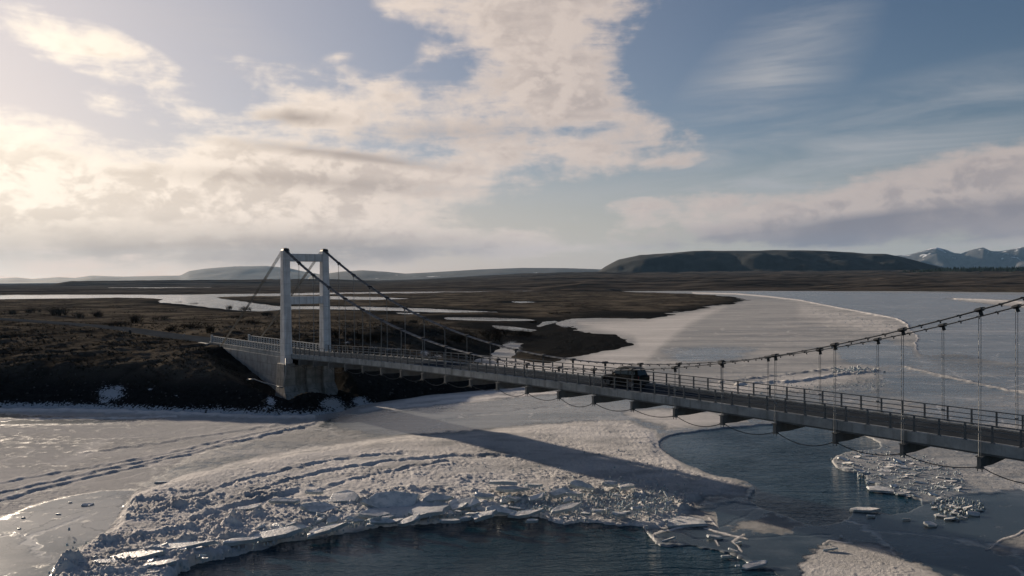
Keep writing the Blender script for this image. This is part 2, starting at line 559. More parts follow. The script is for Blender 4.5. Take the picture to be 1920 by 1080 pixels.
def m_concrete(name, base, dark, rough=.85, streak=True):
    m, T, b = mat(name)
    p = pos(T)
    n = T.noise(p, .9, 6, .6); n2 = T.noise(p, 9, 4, .6)
    f = T.smooth(n, .35, .68)
    c_ = T.mix(f, base, dark)
    if streak:
        st = T.noise(T.mapping(p, scale=(2.2, 2.2, .12)), 1.0, 5, .6)
        c_ = T.mix(T.math('MULTIPLY', T.smooth(st, .48, .70), .62), c_, (dark[0] * .50, dark[1] * .46, dark[2] * .42))
    c_ = T.mix(T.math('MULTIPLY', T.smooth(n2, .45, .75), .25), c_, tuple(v * .6 for v in dark))
    sz = T.node('ShaderNodeSeparateXYZ'); T.l.new(p, sz.inputs[0])
    fr = T.math('FRACT', T.math('MULTIPLY', sz.outputs[2], .58))
    jt = T.math('MULTIPLY', T.smooth(fr, .05, .015), .55)
    c_ = T.mix(jt, c_, tuple(v * .5 for v in dark))
    big = T.noise(p, .22, 3, .5)
    c_ = T.mix(T.math('MULTIPLY', T.smooth(big, .45, .7), .35), c_, tuple(v * .7 for v in dark))
    T.l.new(c_, b.inputs['Base Color']); b.inputs['Roughness'].default_value = rough; b.inputs['Specular IOR Level'].default_value = .15
    bump(T, b, n2, .3, .02)
    return m


def m_plain(name, color, rough=.6, metal=0.0, var=.3, scale=3.0):
    m, T, b = mat(name)
    n = T.noise(pos(T), scale, 4, .6)
    T.l.new(T.mix(T.smooth(n, .3, .7), color, tuple(v * (1 - var) for v in color)), b.inputs['Base Color'])
    b.inputs['Roughness'].default_value = rough; b.inputs['Metallic'].default_value = metal
    if rough >= .85: b.inputs['Specular IOR Level'].default_value = 0.0
    return m


def m_ground():
    m, T, b = mat('heath')
    p = pos(T)
    n1 = T.noise(p, .035, 6, .65); n2 = T.noise(p, .22, 5, .6); n3 = T.noise(p, 1.6, 5, .65)
    ps = T.mapping(p, scale=(.004, .028, .01)); n4 = T.noise(ps, 1.0, 6, .6)
    c_ = T.mix(T.smooth(n2, .38, .62), (.018, .017, .016), (.062, .055, .047))
    c_ = T.mix(T.smooth(n1, .42, .66), c_, (.125, .107, .085))
    c_ = T.mix(T.math('MULTIPLY', T.smooth(n3, .5, .7), .6), c_, (.012, .013, .010))
    far = attr(T, 'far')
    fc = T.mix(T.smooth(n4, .36, .62), (.013, .013, .013), (.085, .073, .063))
    c_ = T.mix(far, c_, fc)
    gv = attr(T, 'gravel')
    gc = T.mix(T.smooth(n3, .35, .7), (.010, .011, .012), (.024, .024, .024))
    c_ = T.mix(gv, c_, gc)
    sn = attr(T, 'snow')
    sf = T.smooth(T.math('ADD', sn, T.math('MULTIPLY', T.math('SUBTRACT', T.noise(p, 3.2, 5, .7), .5), 2.6)), .48, .62)
    c_ = T.mix(sf, c_, (.40, .43, .47))
    T.l.new(c_, b.inputs['Base Color']); b.inputs['Roughness'].default_value = 1.0
    b.inputs['Specular IOR Level'].default_value = 0.0
    hsum = T.math('ADD', n3, T.math('MULTIPLY', T.noise(p, 6, 3, .6), .4))
    bump(T, b, hsum, .8, .35)
    return m


def m_water():
    m, T, b = mat('river_water')
    p = pos(T)
    b.inputs['Base Color'].default_value = (.002, .024, .040, 1)
    b.inputs['Roughness'].default_value = .05; b.inputs['IOR'].default_value = 1.27
    b.inputs['Specular Tint'].default_value = (.34, .74, 1.0, 1)
    pm = T.mapping(p, rot=(0, 0, math.radians(-28)), scale=(.55, 1.9, 1))
    n1 = T.noise(pm, .75, 4, .55, .3); n2 = T.noise(pm, 3.4, 3, .55); n3 = T.noise(p, .09, 3, .5)
    hgt = T.math('ADD', T.math('MULTIPLY', n1, 1.0), T.math('MULTIPLY', n2, .35))
    hgt = T.math('MULTIPLY', hgt, T.smooth(n3, .3, .7, .35, 1.2))
    bump(T, b, hgt, .8, .20)
    return m


def m_ice():
    m, T, b = mat('river_ice')
    p = pos(T)
    sn = attr(T, 'snow'); dk = attr(T, 'dark')
    n1 = T.noise(p, .9, 6, .65); n2 = T.noise(p, 5.5, 5, .65); n0 = T.noise(p, .12, 5, .6)
    st = T.noise(T.mapping(p, rot=(0, 0, math.radians(14)), scale=(.018, .11, 1)), 1.0, 6, .62, .4)
    st2 = T.noise(T.mapping(p, rot=(0, 0, math.radians(-8)), scale=(.05, .30, 1)), 1.0, 6, .65, .8)
    pt = T.noise(T.mapping(p, scale=(.022, .05, 1)), 1.0, 5, .6, .9)
    bare = T.mix(T.smooth(st, .36, .62), (.046, .070, .090), (.170, .188, .202))
    bare = T.mix(T.math('MULTIPLY', T.smooth(n0, .45, .7), .45), bare, (.24, .245, .25))
    bare = T.mix(T.math('MULTIPLY', T.smooth(st2, .52, .68), .6), bare, (.075, .082, .088))
    bare = T.mix(T.math('MULTIPLY', T.smooth(pt, .54, .66), .55), bare, (.40, .385, .37))
    bare = T.mix(dk, bare, T.mix(T.smooth(T.math('ADD', n0, T.math('MULTIPLY', T.math('SUBTRACT', st2, .5), .6)), .42, .66), (.010, .024, .034), (.058, .075, .088)))
    # cracks and refrozen seams
    wv = T.node('ShaderNodeVectorMath', operation='MULTIPLY_ADD')
    T.l.new(T.noise(p, .25, 4, .6, out=1), wv.inputs[0]); wv.inputs[1].default_value = (5.0, 5.0, 0); T.l.new(p, wv.inputs[2])
    vo = T.node('ShaderNodeTexVoronoi', feature='DISTANCE_TO_EDGE'); T.l.new(wv.outputs[0], vo.inputs['Vector']); vo.inputs['Scale'].default_value = .075
    crack = T.math('MULTIPLY', T.smooth(vo.outputs['Distance'], .022, .004), T.smooth(n0, .42, .58))
    bare = T.mix(T.math('MULTIPLY', crack, .7), bare, (.42, .42, .42))
    vo2 = T.node('ShaderNodeTexVoronoi', feature='DISTANCE_TO_EDGE'); T.l.new(wv.outputs[0], vo2.inputs['Vector']); vo2.inputs['Scale'].default_value = .21
    crack2 = T.math('MULTIPLY', T.smooth(vo2.outputs['Distance'], .018, .003), T.smooth(pt, .48, .6))
    bare = T.mix(T.math('MULTIPLY', crack2, .6), bare, (.03, .04, .05))
    snow = T.mix(T.smooth(n1, .3, .7), (.86, .82, .78), (.64, .615, .60))
    snow = T.mix(T.math('MULTIPLY', T.smooth(n2, .52, .74), .55), snow, (.38, .375, .375))
    snow = T.mix(T.math('MULTIPLY', T.smooth(n0, .5, .7), .35), snow, (.48, .455, .43))
    f = T.smooth(T.math('ADD', sn, T.math('MULTIPLY', T.math('SUBTRACT', T.math('ADD', n1, T.math('MULTIPLY_ADD', st2, .5, T.math('MULTIPLY', st, .5))), 1.0), .75)), .14, .86, mode='LINEAR')
    T.l.new(T.mix(f, bare, snow), b.inputs['Base Color'])
    glint = T.smooth(T.noise(p, 14.0, 3, .7), .69, .74)
    rgh = T.smooth(f, 0, .5, .24, .9)
    T.l.new(T.mix(glint, rgh, (.14, .14, .14)), b.inputs['Roughness'])
    b.inputs['IOR'].default_value = 1.31; b.inputs['Specular Tint'].default_value = (.78, .91, 1.0, 1)
    T.l.new(T.math('MAXIMUM', T.smooth(f, 0, .45, .5, .0), T.math('MULTIPLY', glint, .45)), b.inputs['Specular IOR Level'])
    hgt = T.math('ADD', T.math('MULTIPLY', n2, T.smooth(f, 0, .5, .12, 1.0)), T.math('MULTIPLY', T.noise(p, 19, 2, .6), T.smooth(f, 0, .5, .05, .45)))
    hgt = T.math('SUBTRACT', hgt, T.math('MULTIPLY', crack, .3))
    bump(T, b, hgt, .6, .10)
    return m


def m_slab():
    m, T, b = mat('ice_slab')
    p = pos(T); n = T.noise(p, 2.2, 5, .6); n2 = T.noise(p, 9, 4, .6)
    oi = T.node('ShaderNodeObjectInfo').outputs['Random']
    c_ = T.mix(T.smooth(n, .35, .7), (.62, .61, .595), (.40, .415, .425))
    c_ = T.mix(T.math('MULTIPLY', oi, .5), c_, (.30, .335, .36))
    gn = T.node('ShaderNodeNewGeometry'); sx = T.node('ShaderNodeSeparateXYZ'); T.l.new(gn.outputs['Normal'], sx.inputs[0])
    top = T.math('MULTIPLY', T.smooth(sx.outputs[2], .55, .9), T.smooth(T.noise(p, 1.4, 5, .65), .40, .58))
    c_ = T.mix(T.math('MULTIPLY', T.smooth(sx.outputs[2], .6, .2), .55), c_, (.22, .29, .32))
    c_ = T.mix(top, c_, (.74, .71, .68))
    T.l.new(c_, b.inputs['Base Color']); b.inputs['Roughness'].default_value = .38; b.inputs['IOR'].default_value = 1.31
    b.inputs['Subsurface Weight'].default_value = .12; b.inputs['Subsurface Radius'].default_value = (.12, .2, .28); b.inputs['Subsurface Scale'].default_value = .3
    bump(T, b, n2, .7, .07)
    return m


def m_mount(name, base, snow_amt, scale):
    m, T, b = mat(name)
    p = pos(T); n = T.noise(p, scale, 7, .65)
    sn = attr(T, 'snow')
    c_ = T.mix(T.smooth(n, .35, .65), base, tuple(v * .55 for v in base))
    f = T.smooth(T.math('ADD', sn, T.math('MULTIPLY', T.math('SUBTRACT', n, .5), 1.6)), .5, .62)
    c_ = T.mix(T.math('MULTIPLY', f, snow_amt), c_, (.62, .64, .68))
    T.l.new(c_, b.inputs['Base Color']); b.inputs['Roughness'].default_value = .95; b.inputs['Specular IOR Level'].default_value = .1
    return m


M = {
    'tower': m_concrete('white_tower_concrete', (.66, .67, .68), (.52, .53, .54)),
    'pier': m_concrete('weathered_pier_concrete', (.34, .325, .30), (.20, .195, .185)),
    'wall': m_concrete('abutment_concrete', (.40, .395, .385), (.27, .27, .265)),
    'girder': m_concrete('edge_girder_concrete', (.37, .385, .385), (.24, .255, .255)),
    'road': m_plain('worn_asphalt', (.046, .054, .065), .95, 0, .35, .8),
    'rail': m_plain('galvanised_rail', (.115, .128, .138), .5, .2, .3, 2.0),
    'rail_pale': m_plain('pale_painted_rail', (.40, .42, .43), .6, 0, .3, 2.0),
    'cable': m_plain('cable_steel', (.16, .17, .18), .45, .5, .35, 1.0),
    'clamp': m_plain('dark_clamp_steel', (.03, .034, .038), .5, .4, .3, 2.0),
    'rod': m_plain('hanger_rod_steel', (.24, .25, .255), .5, .4, .3, 1.0),
    'beam': m_plain('floor_beam_steel', (.12, .13, .135), .6, .1, .4, 1.5),
    'stay': m_plain('backstay_steel', (.14, .145, .15), .85, 0, .25, 1.0),
    'pipe': m_plain('pale_pipe', (.34, .34, .33), .5, 0, .2, 2.0),
    'ground': m_ground(), 'water': m_water(), 'ice': m_ice(), 'slab': m_slab(),
    'hill': m_mount('hill_heath', (.017, .019, .019), 0.0, .012),
    'range': m_mount('far_range_rock', (.05, .05, .05), .85, .004),
    'snowrange': m_mount('snowy_range_rock', (.085, .085, .088), .95, .0035),
}
STRUCT = 'structure'


def struct(o): o['kind'] = STRUCT; return o


# ------------------------------------------------------------------ ground
def build_ground():
    m = (np.arange(-260, 2181, 3.0) - CX) / FPX
    ks = np.r_[np.arange(300, 60, -.8), np.arange(60, 20, -.4), np.arange(20, 1.3, -.2)]
    Y = H * FPX / ks
    X = Y[:, None] * m[None, :]; YY = np.repeat(Y[:, None], len(m), 1)
    x = X.ravel(); y = YY.ravel()
    h, sd = terrain_height(x, y)
    V = np.stack([x, y, h], -1)
    px, py = proj(V)
    snow = np.zeros(len(x))
    for (a, b, rx, ry, w) in [(208, 738, 26, 14, 1.0), (222, 728, 12, 7, .9), (195, 752, 14, 6, .8), (282, 730, 5, 3, .9), (508, 752, 10, 9, 1.0), (622, 757, 22, 12, 1.1), (640, 768, 24, 7, 1.1), (675, 752, 16, 9, 1.1), (690, 760, 24, 6, 1.1),
                              (795, 662, 9, 5, 1.1), (820, 668, 14, 3, .8), (600, 790, 20, 5, .8), (700, 652, 10, 3, .7), (650, 642, 8, 3, .6), (500, 765, 22, 5, .6), (330, 742, 6, 2.5, .7),
                              (735, 655, 24, 2.5, .7), (960, 652, 16, 12, 1.0), (1060, 612, 10, 3, .6)]:
        snow = np.maximum(snow, w * np.exp(-(((px - a) / rx) ** 2 + ((py - b) / ry) ** 2)))
    snow = np.maximum(snow, .9 * ss(sd, 2.2, .2) * ss(y, 190, 120) * ss(px, 720, 600))
    snow[sd < 0] = 0
    gravel = ss(sd, 26, 6) * ss(y, 140, 200) * ss(y, 900, 600) + ss(sd, 10, 3) * ss(y, 150, 130)
    # open gravel flats by the inlet and the dark shore of the peninsula
    for (a, b, rx, ry) in [(760, 625, 90, 14), (1060, 640, 110, 40), (1150, 640, 60, 14), (1200, 590, 150, 8)]:
        gravel = np.maximum(gravel, np.exp(-(((px - a) / rx) ** 2 + ((py - b) / ry) ** 2) ** 2))
    gravel = np.maximum(gravel, .55 * ss(h, 3.6, 1.2) * ss(y, 150, 125))
    far = ss(y, 850, 1000)
    keep = sd > -6 - .02 * y
    Q = grid_quads(len(Y), len(m), keep)
    V, Q, A = compact(V, Q, {'snow': snow, 'gravel': np.clip(gravel, 0, 1), 'far': far})
    struct(link('ground', np_mesh('ground', V, Q[:, ::-1], A), M['ground']))


build_ground()

# river water: one level sheet to the horizon
wm = MB(); wm.add([(-26000, -400, 0), (26000, -400, 0), (26000, 21000, 0), (-26000, 21000, 0)], [(0, 1, 2, 3)])
struct(wm.build('river', M['water']))


# approach road on its bed
def build_road():
    c_ = ROADC; d = np.gradient(c_[:, :2], axis=0); d /= np.linalg.norm(d, axis=1)[:, None]
    nrm = np.stack([-d[:, 1], d[:, 0]], -1)
    rows = []
    for w_, dz in ((-3.2, -.35), (-2.7, 0), (0, .05), (2.7, 0), (3.2, -.35)):
        rows.append(np.c_[c_[:, :2] + nrm * w_, c_[:, 2] + dz])
    V = np.stack(rows, 1).reshape(-1, 3)
    o = struct(link('road', np_mesh('road', V, grid_quads(len(c_), 5), smooth=True), M['road']))
    return o


build_road()


# ------------------------------------------------------------------ hills and mountains
def ridge(name, sil, D, front, back, base_y, material, rough, nrow=60, seed=0, snow_fn=None, step=4.0, top_flat=.25):
    sil = np.array(sil, float)
    px = np.arange(sil[0, 0], sil[-1, 0] + .1, step)
    ys = np.interp(px, sil[:, 0], sil[:, 1])
    hz = CY - FPX * math.tan(PITCH) + ROLL * (px - CX)      # eye level at that column
    hz = 522 + ROLL * (px - CX)
    crest = np.maximum(H + (hz - ys) / FPX * D, 2.0)
    m = (px - CX) / FPX
    t = np.linspace(0, 1, nrow)
    V = []; S = []
    for k, tt in enumerate(t):
        Y = D - front + (front + back) * tt
        yy = np.full(len(px), Y)
        tc = front / (front + back)
        if tt <= tc:
            prof = ss(np.array(tt / tc), 0, 1) ** .85
        else:
            q = (tt - tc) / (1 - tc)
            prof = 1 - ss(np.array(q), top_flat, 1) if True else 1
        X = m * Y
        nz = fbm(X / rough[0], yy / rough[0], 5, seed) * rough[1] * np.clip(crest, 0, 1e9) * (4 * prof * (1 - prof) * .9 + .06)
        gul = np.abs(perlin(X / rough[0] * 1.7, yy / rough[0] * .45, seed + 40)) * rough[1] * .9 * crest * (4 * prof * (1 - prof))
        z = crest * prof + nz - gul
        z = np.where(prof > .97, np.minimum(z, crest * (Y / D) if Y > D else crest), z)
        edge = np.minimum(ss(px, px[0], px[0] + 14), ss(px, px[-1], px[-1] - 14))
        z = z * edge - 4 * (1 - edge)
        if tt == 0 or tt == 1: z = z * 0 - 5
        V.append(np.stack([X, yy, z], -1))
        rel = z / max(crest.max(), 1)
        S.append(snow_fn(px, rel, prof) if snow_fn else rel * 0)
    V = np.concatenate(V); S = np.concatenate(S)
    return struct(link(name, np_mesh(name, V, grid_quads(nrow, len(px)), {'snow': S}), material))


ridge('hill', [(1105, 512), (1122, 509), (1135, 500), (1160, 487), (1200, 479), (1250, 474.5), (1300, 471), (1400, 470), (1450, 468.5), (1520, 469.5), (1600, 473), (1622, 475.5), (1660, 476), (1690, 482), (1740, 495), (1790, 507), (1840, 511)],
      4200, 900, 1500, 512, M['hill'], (380.0, .26), 80, 3)
ridge('mountain_range', [(-420, 523), (-200, 519), (0, 522), (30, 520), (60, 523), (110, 519.5), (140, 521), (172, 516.5), (230, 518.5), (300, 517), (338, 516.5), (355, 508), (385, 503.5), (440, 499.5), (500, 498.5), (540, 502), (565, 508), (600, 514), (630, 517)],
      13000, 2200, 3000, 530, M['range'], (1600.0, .12), 40, 13, lambda p, r, q: r * 0 - 1)
ridge('mountain_ridge', [(570, 519), (600, 514.5), (640, 509), (680, 506.5), (720, 509), (760, 513), (800, 511), (900, 505), (980, 502), (1060, 502.5), (1130, 505), (1240, 509), (1300, 514)],
      9500, 1600, 2600, 520, M['range'], (900.0, .10), 40, 23, lambda p, r, q: .30 + .25 * ss(p, 660, 900) * 0 + 0 * r)
ridge('snowy_mountains', [(1610, 505), (1650, 492), (1672, 480), (1700, 478.5), (1715, 475), (1732, 470), (1748, 465.5), (1757, 464), (1775, 468), (1790, 474), (1802, 475), (1815, 470), (1830, 465.5), (1843, 463), (1858, 470), (1875, 471), (1892, 468), (1920, 462), (1950, 458), (2000, 464), (2060, 462), (2150, 474), (2300, 480)],
      14000, 2600, 3000, 508, M['snowrange'], (900.0, .34), 70, 33, lambda p, r, q: .14 + .40 * r, step=3.0)


# far plantation on the right, too far off to count its trees
def woodland():
    rnd = random.Random(5); mb = MB()
    for k in range(900):
        u = rnd.random()
        px = 1690 + 420 * u ** .8; Y = rnd.uniform(2700, 3100)
        x = (px - CX) / FPX * Y
        z = float(terrain_height(np.array([x]), np.array([Y]))[0][0]) if k < 1 else None
        pts.append((x, Y)); hh = rnd.uniform(9, 17) * (.5 + .5 * min(1, (px - 1690) / 90)); hs.append(hh)
    xs = np.array([p[0] for p in pts]); ys = np.array([p[1] for p in pts])
    zz = terrain_height(xs, ys)[0]
    for (x, y), z, hh in zip(pts, zz, hs):
        r = hh * rnd.uniform(.18, .3); n = 5
        for lvl in range(2):
            z0 = z + hh * (.06 + .35 * lvl); z1 = z + hh * (.7 + .3 * lvl); rr = r * (1 - .35 * lvl)
            V = [(x + rr * math.cos(6.283 * q / n + rnd.random()) * rnd.uniform(.7, 1.2), y + rr * math.sin(6.283 * q / n) * rnd.uniform(.7, 1.2), z0 + rnd.uniform(-.5, .5)) for q in range(n)] + [(x + rnd.uniform(-.4, .4), y, z1)]
            mb.add(V, [(q, (q + 1) % n, n) for q in range(n)])
    o = mb.build('woodland', m_plain('plantation_conifer', (.022, .032, .024), .9, 0, .5, .05))
    o['kind'] = 'stuff'; tag(o, 'dark conifer plantation below the snowy mountains', 'woodland')


pts = []; hs = []
woodland()


# ------------------------------------------------------------------ river ice
OPEN = [
    [(300, 1200), (325, 1085), (372, 1064), (440, 1042), (500, 1026), (545, 1012), (600, 1006), (640, 1000), (690, 990), (800, 984), (900, 973), (968, 965), (1010, 970), (1052, 986), (1100, 979), (1150, 984), (1203, 986), (1214, 1002),
     (1236, 1022), (1290, 1026), (1368, 1036), (1392, 1056), (1450, 1076), (1500, 1100), (1540, 1200)],
    [(1238, 826), (1262, 816), (1330, 806), (1400, 800), (1500, 796), (1560, 799), (1630, 818), (1655, 835), (1640, 845), (1600, 846), (1556, 860), (1574, 881), (1622, 889), (1628, 902), (1655, 918), (1695, 931), (1735, 942), (1700, 962), (1660, 965), (1600, 955), (1585, 978), (1540, 985),
     (1500, 978), (1470, 965), (1432, 952), (1400, 940), (1412, 926), (1420, 914), (1390, 899), (1350, 895), (1300, 879), (1265, 862), (1238, 842)],
    [(1290, 549.6), (1380, 551), (1440, 556), (1500, 563), (1560, 575), (1620, 586), (1680, 597), (1700, 607), (1705, 618), (1712, 625), (1722, 634), (1714, 645), (1718, 655), (1730, 668), (1780, 664), (1812, 665), (1850, 675), (1920, 684), (2250, 696),
     (2250, 570), (1920, 552.4), (1600, 548.6), (1400, 547.6)],
]
OPEN_S = [smooth_poly(p, 2) for p in OPEN]
LOBE = [(252, 926), (330, 899), (450, 866), (560, 843), (680, 829), (780, 817), (870, 812), (960, 801), (1080, 792), (1180, 792), (1228, 808), (1240, 845), (1290, 880), (1350, 898), (1400, 914), (1395, 930), (1330, 934), (1290, 960), (1240, 990), (1200, 990), (1100, 985), (900, 980),
        (690, 996), (540, 1020), (400, 1060), (330, 1090), (300, 1130), (90, 1130), (108, 1066), (160, 1030), (205, 1000), (232, 955)]
SMOOTHPOOL = [(-260, 990), (0, 976), (60, 951), (140, 931), (190, 922), (256, 921), (236, 948), (214, 988), (190, 1003), (168, 1016), (138, 1040), (104, 1066), (95, 1130), (-260, 1130)]


def build_ice():
    px1 = np.arange(-250, 2171, 2.5)
    py1 = np.r_[np.arange(545.4, 600, .8), np.arange(600, 760, 1.0), np.arange(760, 1110, 1.15)]
    PX, PY = np.meshgrid(px1, py1)
    px = PX.ravel(); py = PY.ravel()
    P = g(px, py, 0.0); x = P[:, 0]; y = P[:, 1]
    sdL = sdist(x, y, LAND)
    # irregular edges
    j = fbm(x / 2.2, y / 2.2, 4, 101); j2 = fbm(x / 9, y / 9, 3, 111)
    sc = FPX * H / np.maximum(y, 1) / FPX          # pixel rows per metre of ground, roughly
    ppm = FPX / np.maximum(y, 1)                    # pixels per metre across
    jf = fbm(x / .7, y / .7, 3, 121)
    wob = jf * 2.2 * np.clip(ppm / 25, .1, 1.2) + j * 3.0 * np.clip(ppm / 25, .1, 1.2) + j2 * 4.0 * np.clip(ppm / 25, .1, 1.2)
    water = np.full(len(px), -1e9)
    for k, p in enumerate(OPEN_S[:2]):
        water = np.maximum(water, sdist(px, py, p) + wob * (.55 if k else 1.0))
    snow = np.full(len(px), .28); dark = np.zeros(len(px)); rough = np.full(len(px), .05); base = np.full(len(px), .10)

    def paint(arr, poly, val, soft, amp=1.0):
        m = ss(sdist(px, py, poly) + wob * amp, -soft, soft)
        arr[:] = arr * (1 - m) + val * m
        return m

    # left sheet
    left = [(-260, 790), (0, 796), (200, 792), (420, 783), (600, 783), (680, 800), (640, 822), (520, 842), (420, 868), (300, 905), (250, 922), (100, 940), (0, 975), (-260, 990)]
    paint(snow, left, .50, 7); paint(rough, left, .35, 10)
    paint(snow, [(380, 850), (520, 815), (640, 795), (790, 806), (760, 820), (600, 838), (450, 866), (330, 898), (250, 918), (300, 890)], .30, 8); paint(rough, [(330, 890), (520, 815), (640, 795), (790, 806), (600, 838), (450, 866)], .08, 8)
    # dark wet strip under the bank, pale ledge against it
    paint(snow, [(-260, 776), (0, 778), (100, 783), (210, 784), (300, 782), (340, 785), (250, 791), (120, 797), (0, 798), (-260, 801)], .0, 3)
    paint(dark, [(-260, 776), (0, 778), (100, 783), (210, 784), (300, 782), (340, 785), (250, 791), (120, 797), (0, 798), (-260, 801)], .8, 4)
    paint(dark, [(300, 783), (420, 786), (600, 789), (660, 781), (640, 790), (500, 793), (400, 790)], .7, 2)
    # upper smooth ice
    up = [(640, 780), (800, 748), (985, 728), (1300, 735), (1420, 790), (1330, 803), (1240, 812), (1180, 795), (960, 803), (800, 818), (680, 806)]
    paint(snow, up, .15, 8); paint(rough, up, .03, 8)
    paint(snow, [(730, 771), (780, 764), (900, 752), (1000, 742), (1080, 735), (1000, 738), (860, 748), (740, 762)], .85, 3)
    paint(snow, [(650, 775), (720, 758), (800, 745), (900, 737), (980, 731), (1000, 735), (860, 748), (740, 764), (680, 778)], .7, 4)
    paint(dark, [(760, 762), (850, 750), (930, 742), (850, 752)], .6, 2)
    paint(snow, [(640, 783), (760, 771), (900, 762), (1010, 774), (960, 798), (800, 815), (700, 813), (600, 798)], .04, 8, 2)
    paint(snow, [(1170, 776), (1240, 768), (1330, 772), (1400, 790), (1330, 802), (1250, 806), (1200, 800)], .62, 6)
    paint(snow, [(950, 800), (1040, 786), (1180, 783), (1250, 800), (1220, 815), (1100, 812), (1000, 812)], .12, 6)
    # far ice, paler against the shore
    farp = [(1060, 690), (1100, 640), (1085, 605), (1200, 600), (1360, 572), (1410, 560), (1500, 563), (1620, 586), (1705, 612), (1720, 640), (1700, 700), (1500, 740), (1200, 720)]
    paint(snow, farp, .40, 10); paint(rough, farp, .06, 8)
    paint(snow, [(880, 690), (960, 672), (1040, 684), (1120, 664), (1195, 648), (1188, 632), (1110, 615), (1085, 606), (1200, 602), (1290, 588), (1360, 575), (1290, 610), (1240, 650), (1200, 690), (1080, 705)], .66, 8)
    paint(snow, [(1500, 572), (1620, 590), (1700, 612), (1660, 625), (1580, 612), (1500, 590)], .58, 14); paint(rough, [(1480, 565), (1620, 590), (1700, 612), (1660, 625), (1560, 615)], .3, 6)
    paint(snow, [(1560, 650), (1660, 640), (1710, 655), (1720, 685), (1650, 690), (1580, 676)], .08, 9)
    paint(dark, [(1690, 655), (1712, 660), (1722, 684), (1690, 688)], .4, 8)
    paint(snow, [(1330, 722), (1430, 712), (1560, 700), (1600, 712), (1500, 730), (1380, 738)], .62, 7)
    paint(snow, [(1240, 660), (1330, 650), (1420, 655), (1380, 675), (1280, 682)], .16, 10)
    # right-hand ice behind and below the bridge
    paint(snow, [(1640, 700), (1730, 668), (1920, 690), (2250, 700), (2250, 830), (1750, 780)], .18, 10)
    paint(dark, [(1720, 662), (1800, 668), (1920, 688), (2250, 700), (2250, 720), (1900, 704), (1760, 690)], .55, 7)
    paint(snow, [(1650, 832), (1720, 835), (1920, 870), (2250, 900), (2250, 930), (1920, 920), (1850, 925), (1800, 905), (1760, 870), (1700, 850)], .34, 5)
    # thin dark ice, lower right
    thin = [(1380, 940), (1450, 955), (1600, 960), (1740, 945), (1850, 925), (1920, 922), (2250, 930), (2250, 1130), (1480, 1130), (1440, 1070), (1380, 1040), (1240, 1018), (1215, 995), (1300, 960)]
    paint(snow, thin, .04, 8); paint(dark, thin, .85, 8); paint(rough, thin, .0, 8); paint(base, thin, .035, 4)
    paint(dark, [(1420, 1000), (1500, 990), (1560, 1000), (1700, 1040), (1500, 1040)], .95, 8)
    paint(snow, [(1500, 1060), (1540, 1032), (1580, 1020), (1640, 1030), (1720, 1060), (1800, 1085), (1700, 1130), (1500, 1130)], .62, 9, 2); paint(rough, [(1500, 1060), (1580, 1022), (1720, 1062), (1700, 1130), (1500, 1130)], .22, 8)
    paint(snow, [(1840, 1030), (1920, 995), (2250, 985), (2250, 1030), (1960, 1045), (1880, 1042)], .4, 6)
    paint(snow, [(1240, 960), (1340, 960), (1345, 985), (1290, 990), (1240, 985)], .5, 4)
    paint(snow, [(1360, 985), (1450, 968), (1500, 985), (1470, 1000), (1380, 998)], .36, 6, 2)
    paint(snow, [(1330, 900), (1370, 888), (1415, 905), (1400, 925), (1350, 915)], .34, 5)
    # bluish smooth pool on the left
    paint(snow, SMOOTHPOOL, .10, 4); paint(rough, SMOOTHPOOL, .0, 5); paint(dark, SMOOTHPOOL, .15, 5)
    paint(snow, OPEN_S[2], .02, 2); paint(dark, OPEN_S[2], .12, 4); paint(rough, OPEN_S[2], 0, 3); paint(base, OPEN_S[2], .03, 2)
    paint(snow, [(1770, 560), (1850, 561), (1930, 564), (2250, 574), (2250, 586), (1920, 578), (1860, 571)], .55, 3)
    paint(dark, [(1735, 669), (1790, 664), (1830, 668), (1870, 680), (1830, 684), (1770, 676)], .8, 3); paint(dark, [(1880, 682), (1930, 680), (2000, 684), (1930, 686)], .8, 2)
    # the rough lobe
    m = paint(snow, LOBE, .68, 5); paint(rough, LOBE, .42, 26); paint(dark, LOBE, 0, 4)
    sl = sdist(px, py, LOBE)
    lob = ss(sl + wob, -2, 22)
    rough = rough + m * .75 * ss(py, 860, 985) + m * .5 * ss(px, 300, 160) * ss(py, 940, 980)
    smooth_crest = ss(sl, 34, 4) * ss(py, 935, 900) * ss(px, 900, 780)
    rough = rough * (1 - .8 * smooth_crest)
    base = base + .42 * lob * ss(px, 1080, 760) + .12 * lob

    # heights
    z = base.copy()
    amp = rough * np.clip(.95 + .9 * fbm(x / 6, y / 4, 3, 251), .5, 1.7)
    snow[:] = snow - m * .22 * np.clip(fbm(x / 4.5, y / 3, 3, 261) + .1, 0, 1)
    det = ss(py, 640, 780)
    lum = np.abs(fbm(x / .62, y / .55, 4, 201, .7))
    z += amp * det * (.15 * lum + .05 * fbm(x / .35, y / .35, 2, 211)) - amp * .05
    z += amp * (1 - det) * .5 * np.abs(fbm(x / 5, y / 9, 3, 221))
    blk = np.clip(fbm(x / 2.6, y / 1.5, 3, 231) - .25, 0, 1)
    z += amp * amp * det * .30 * blk

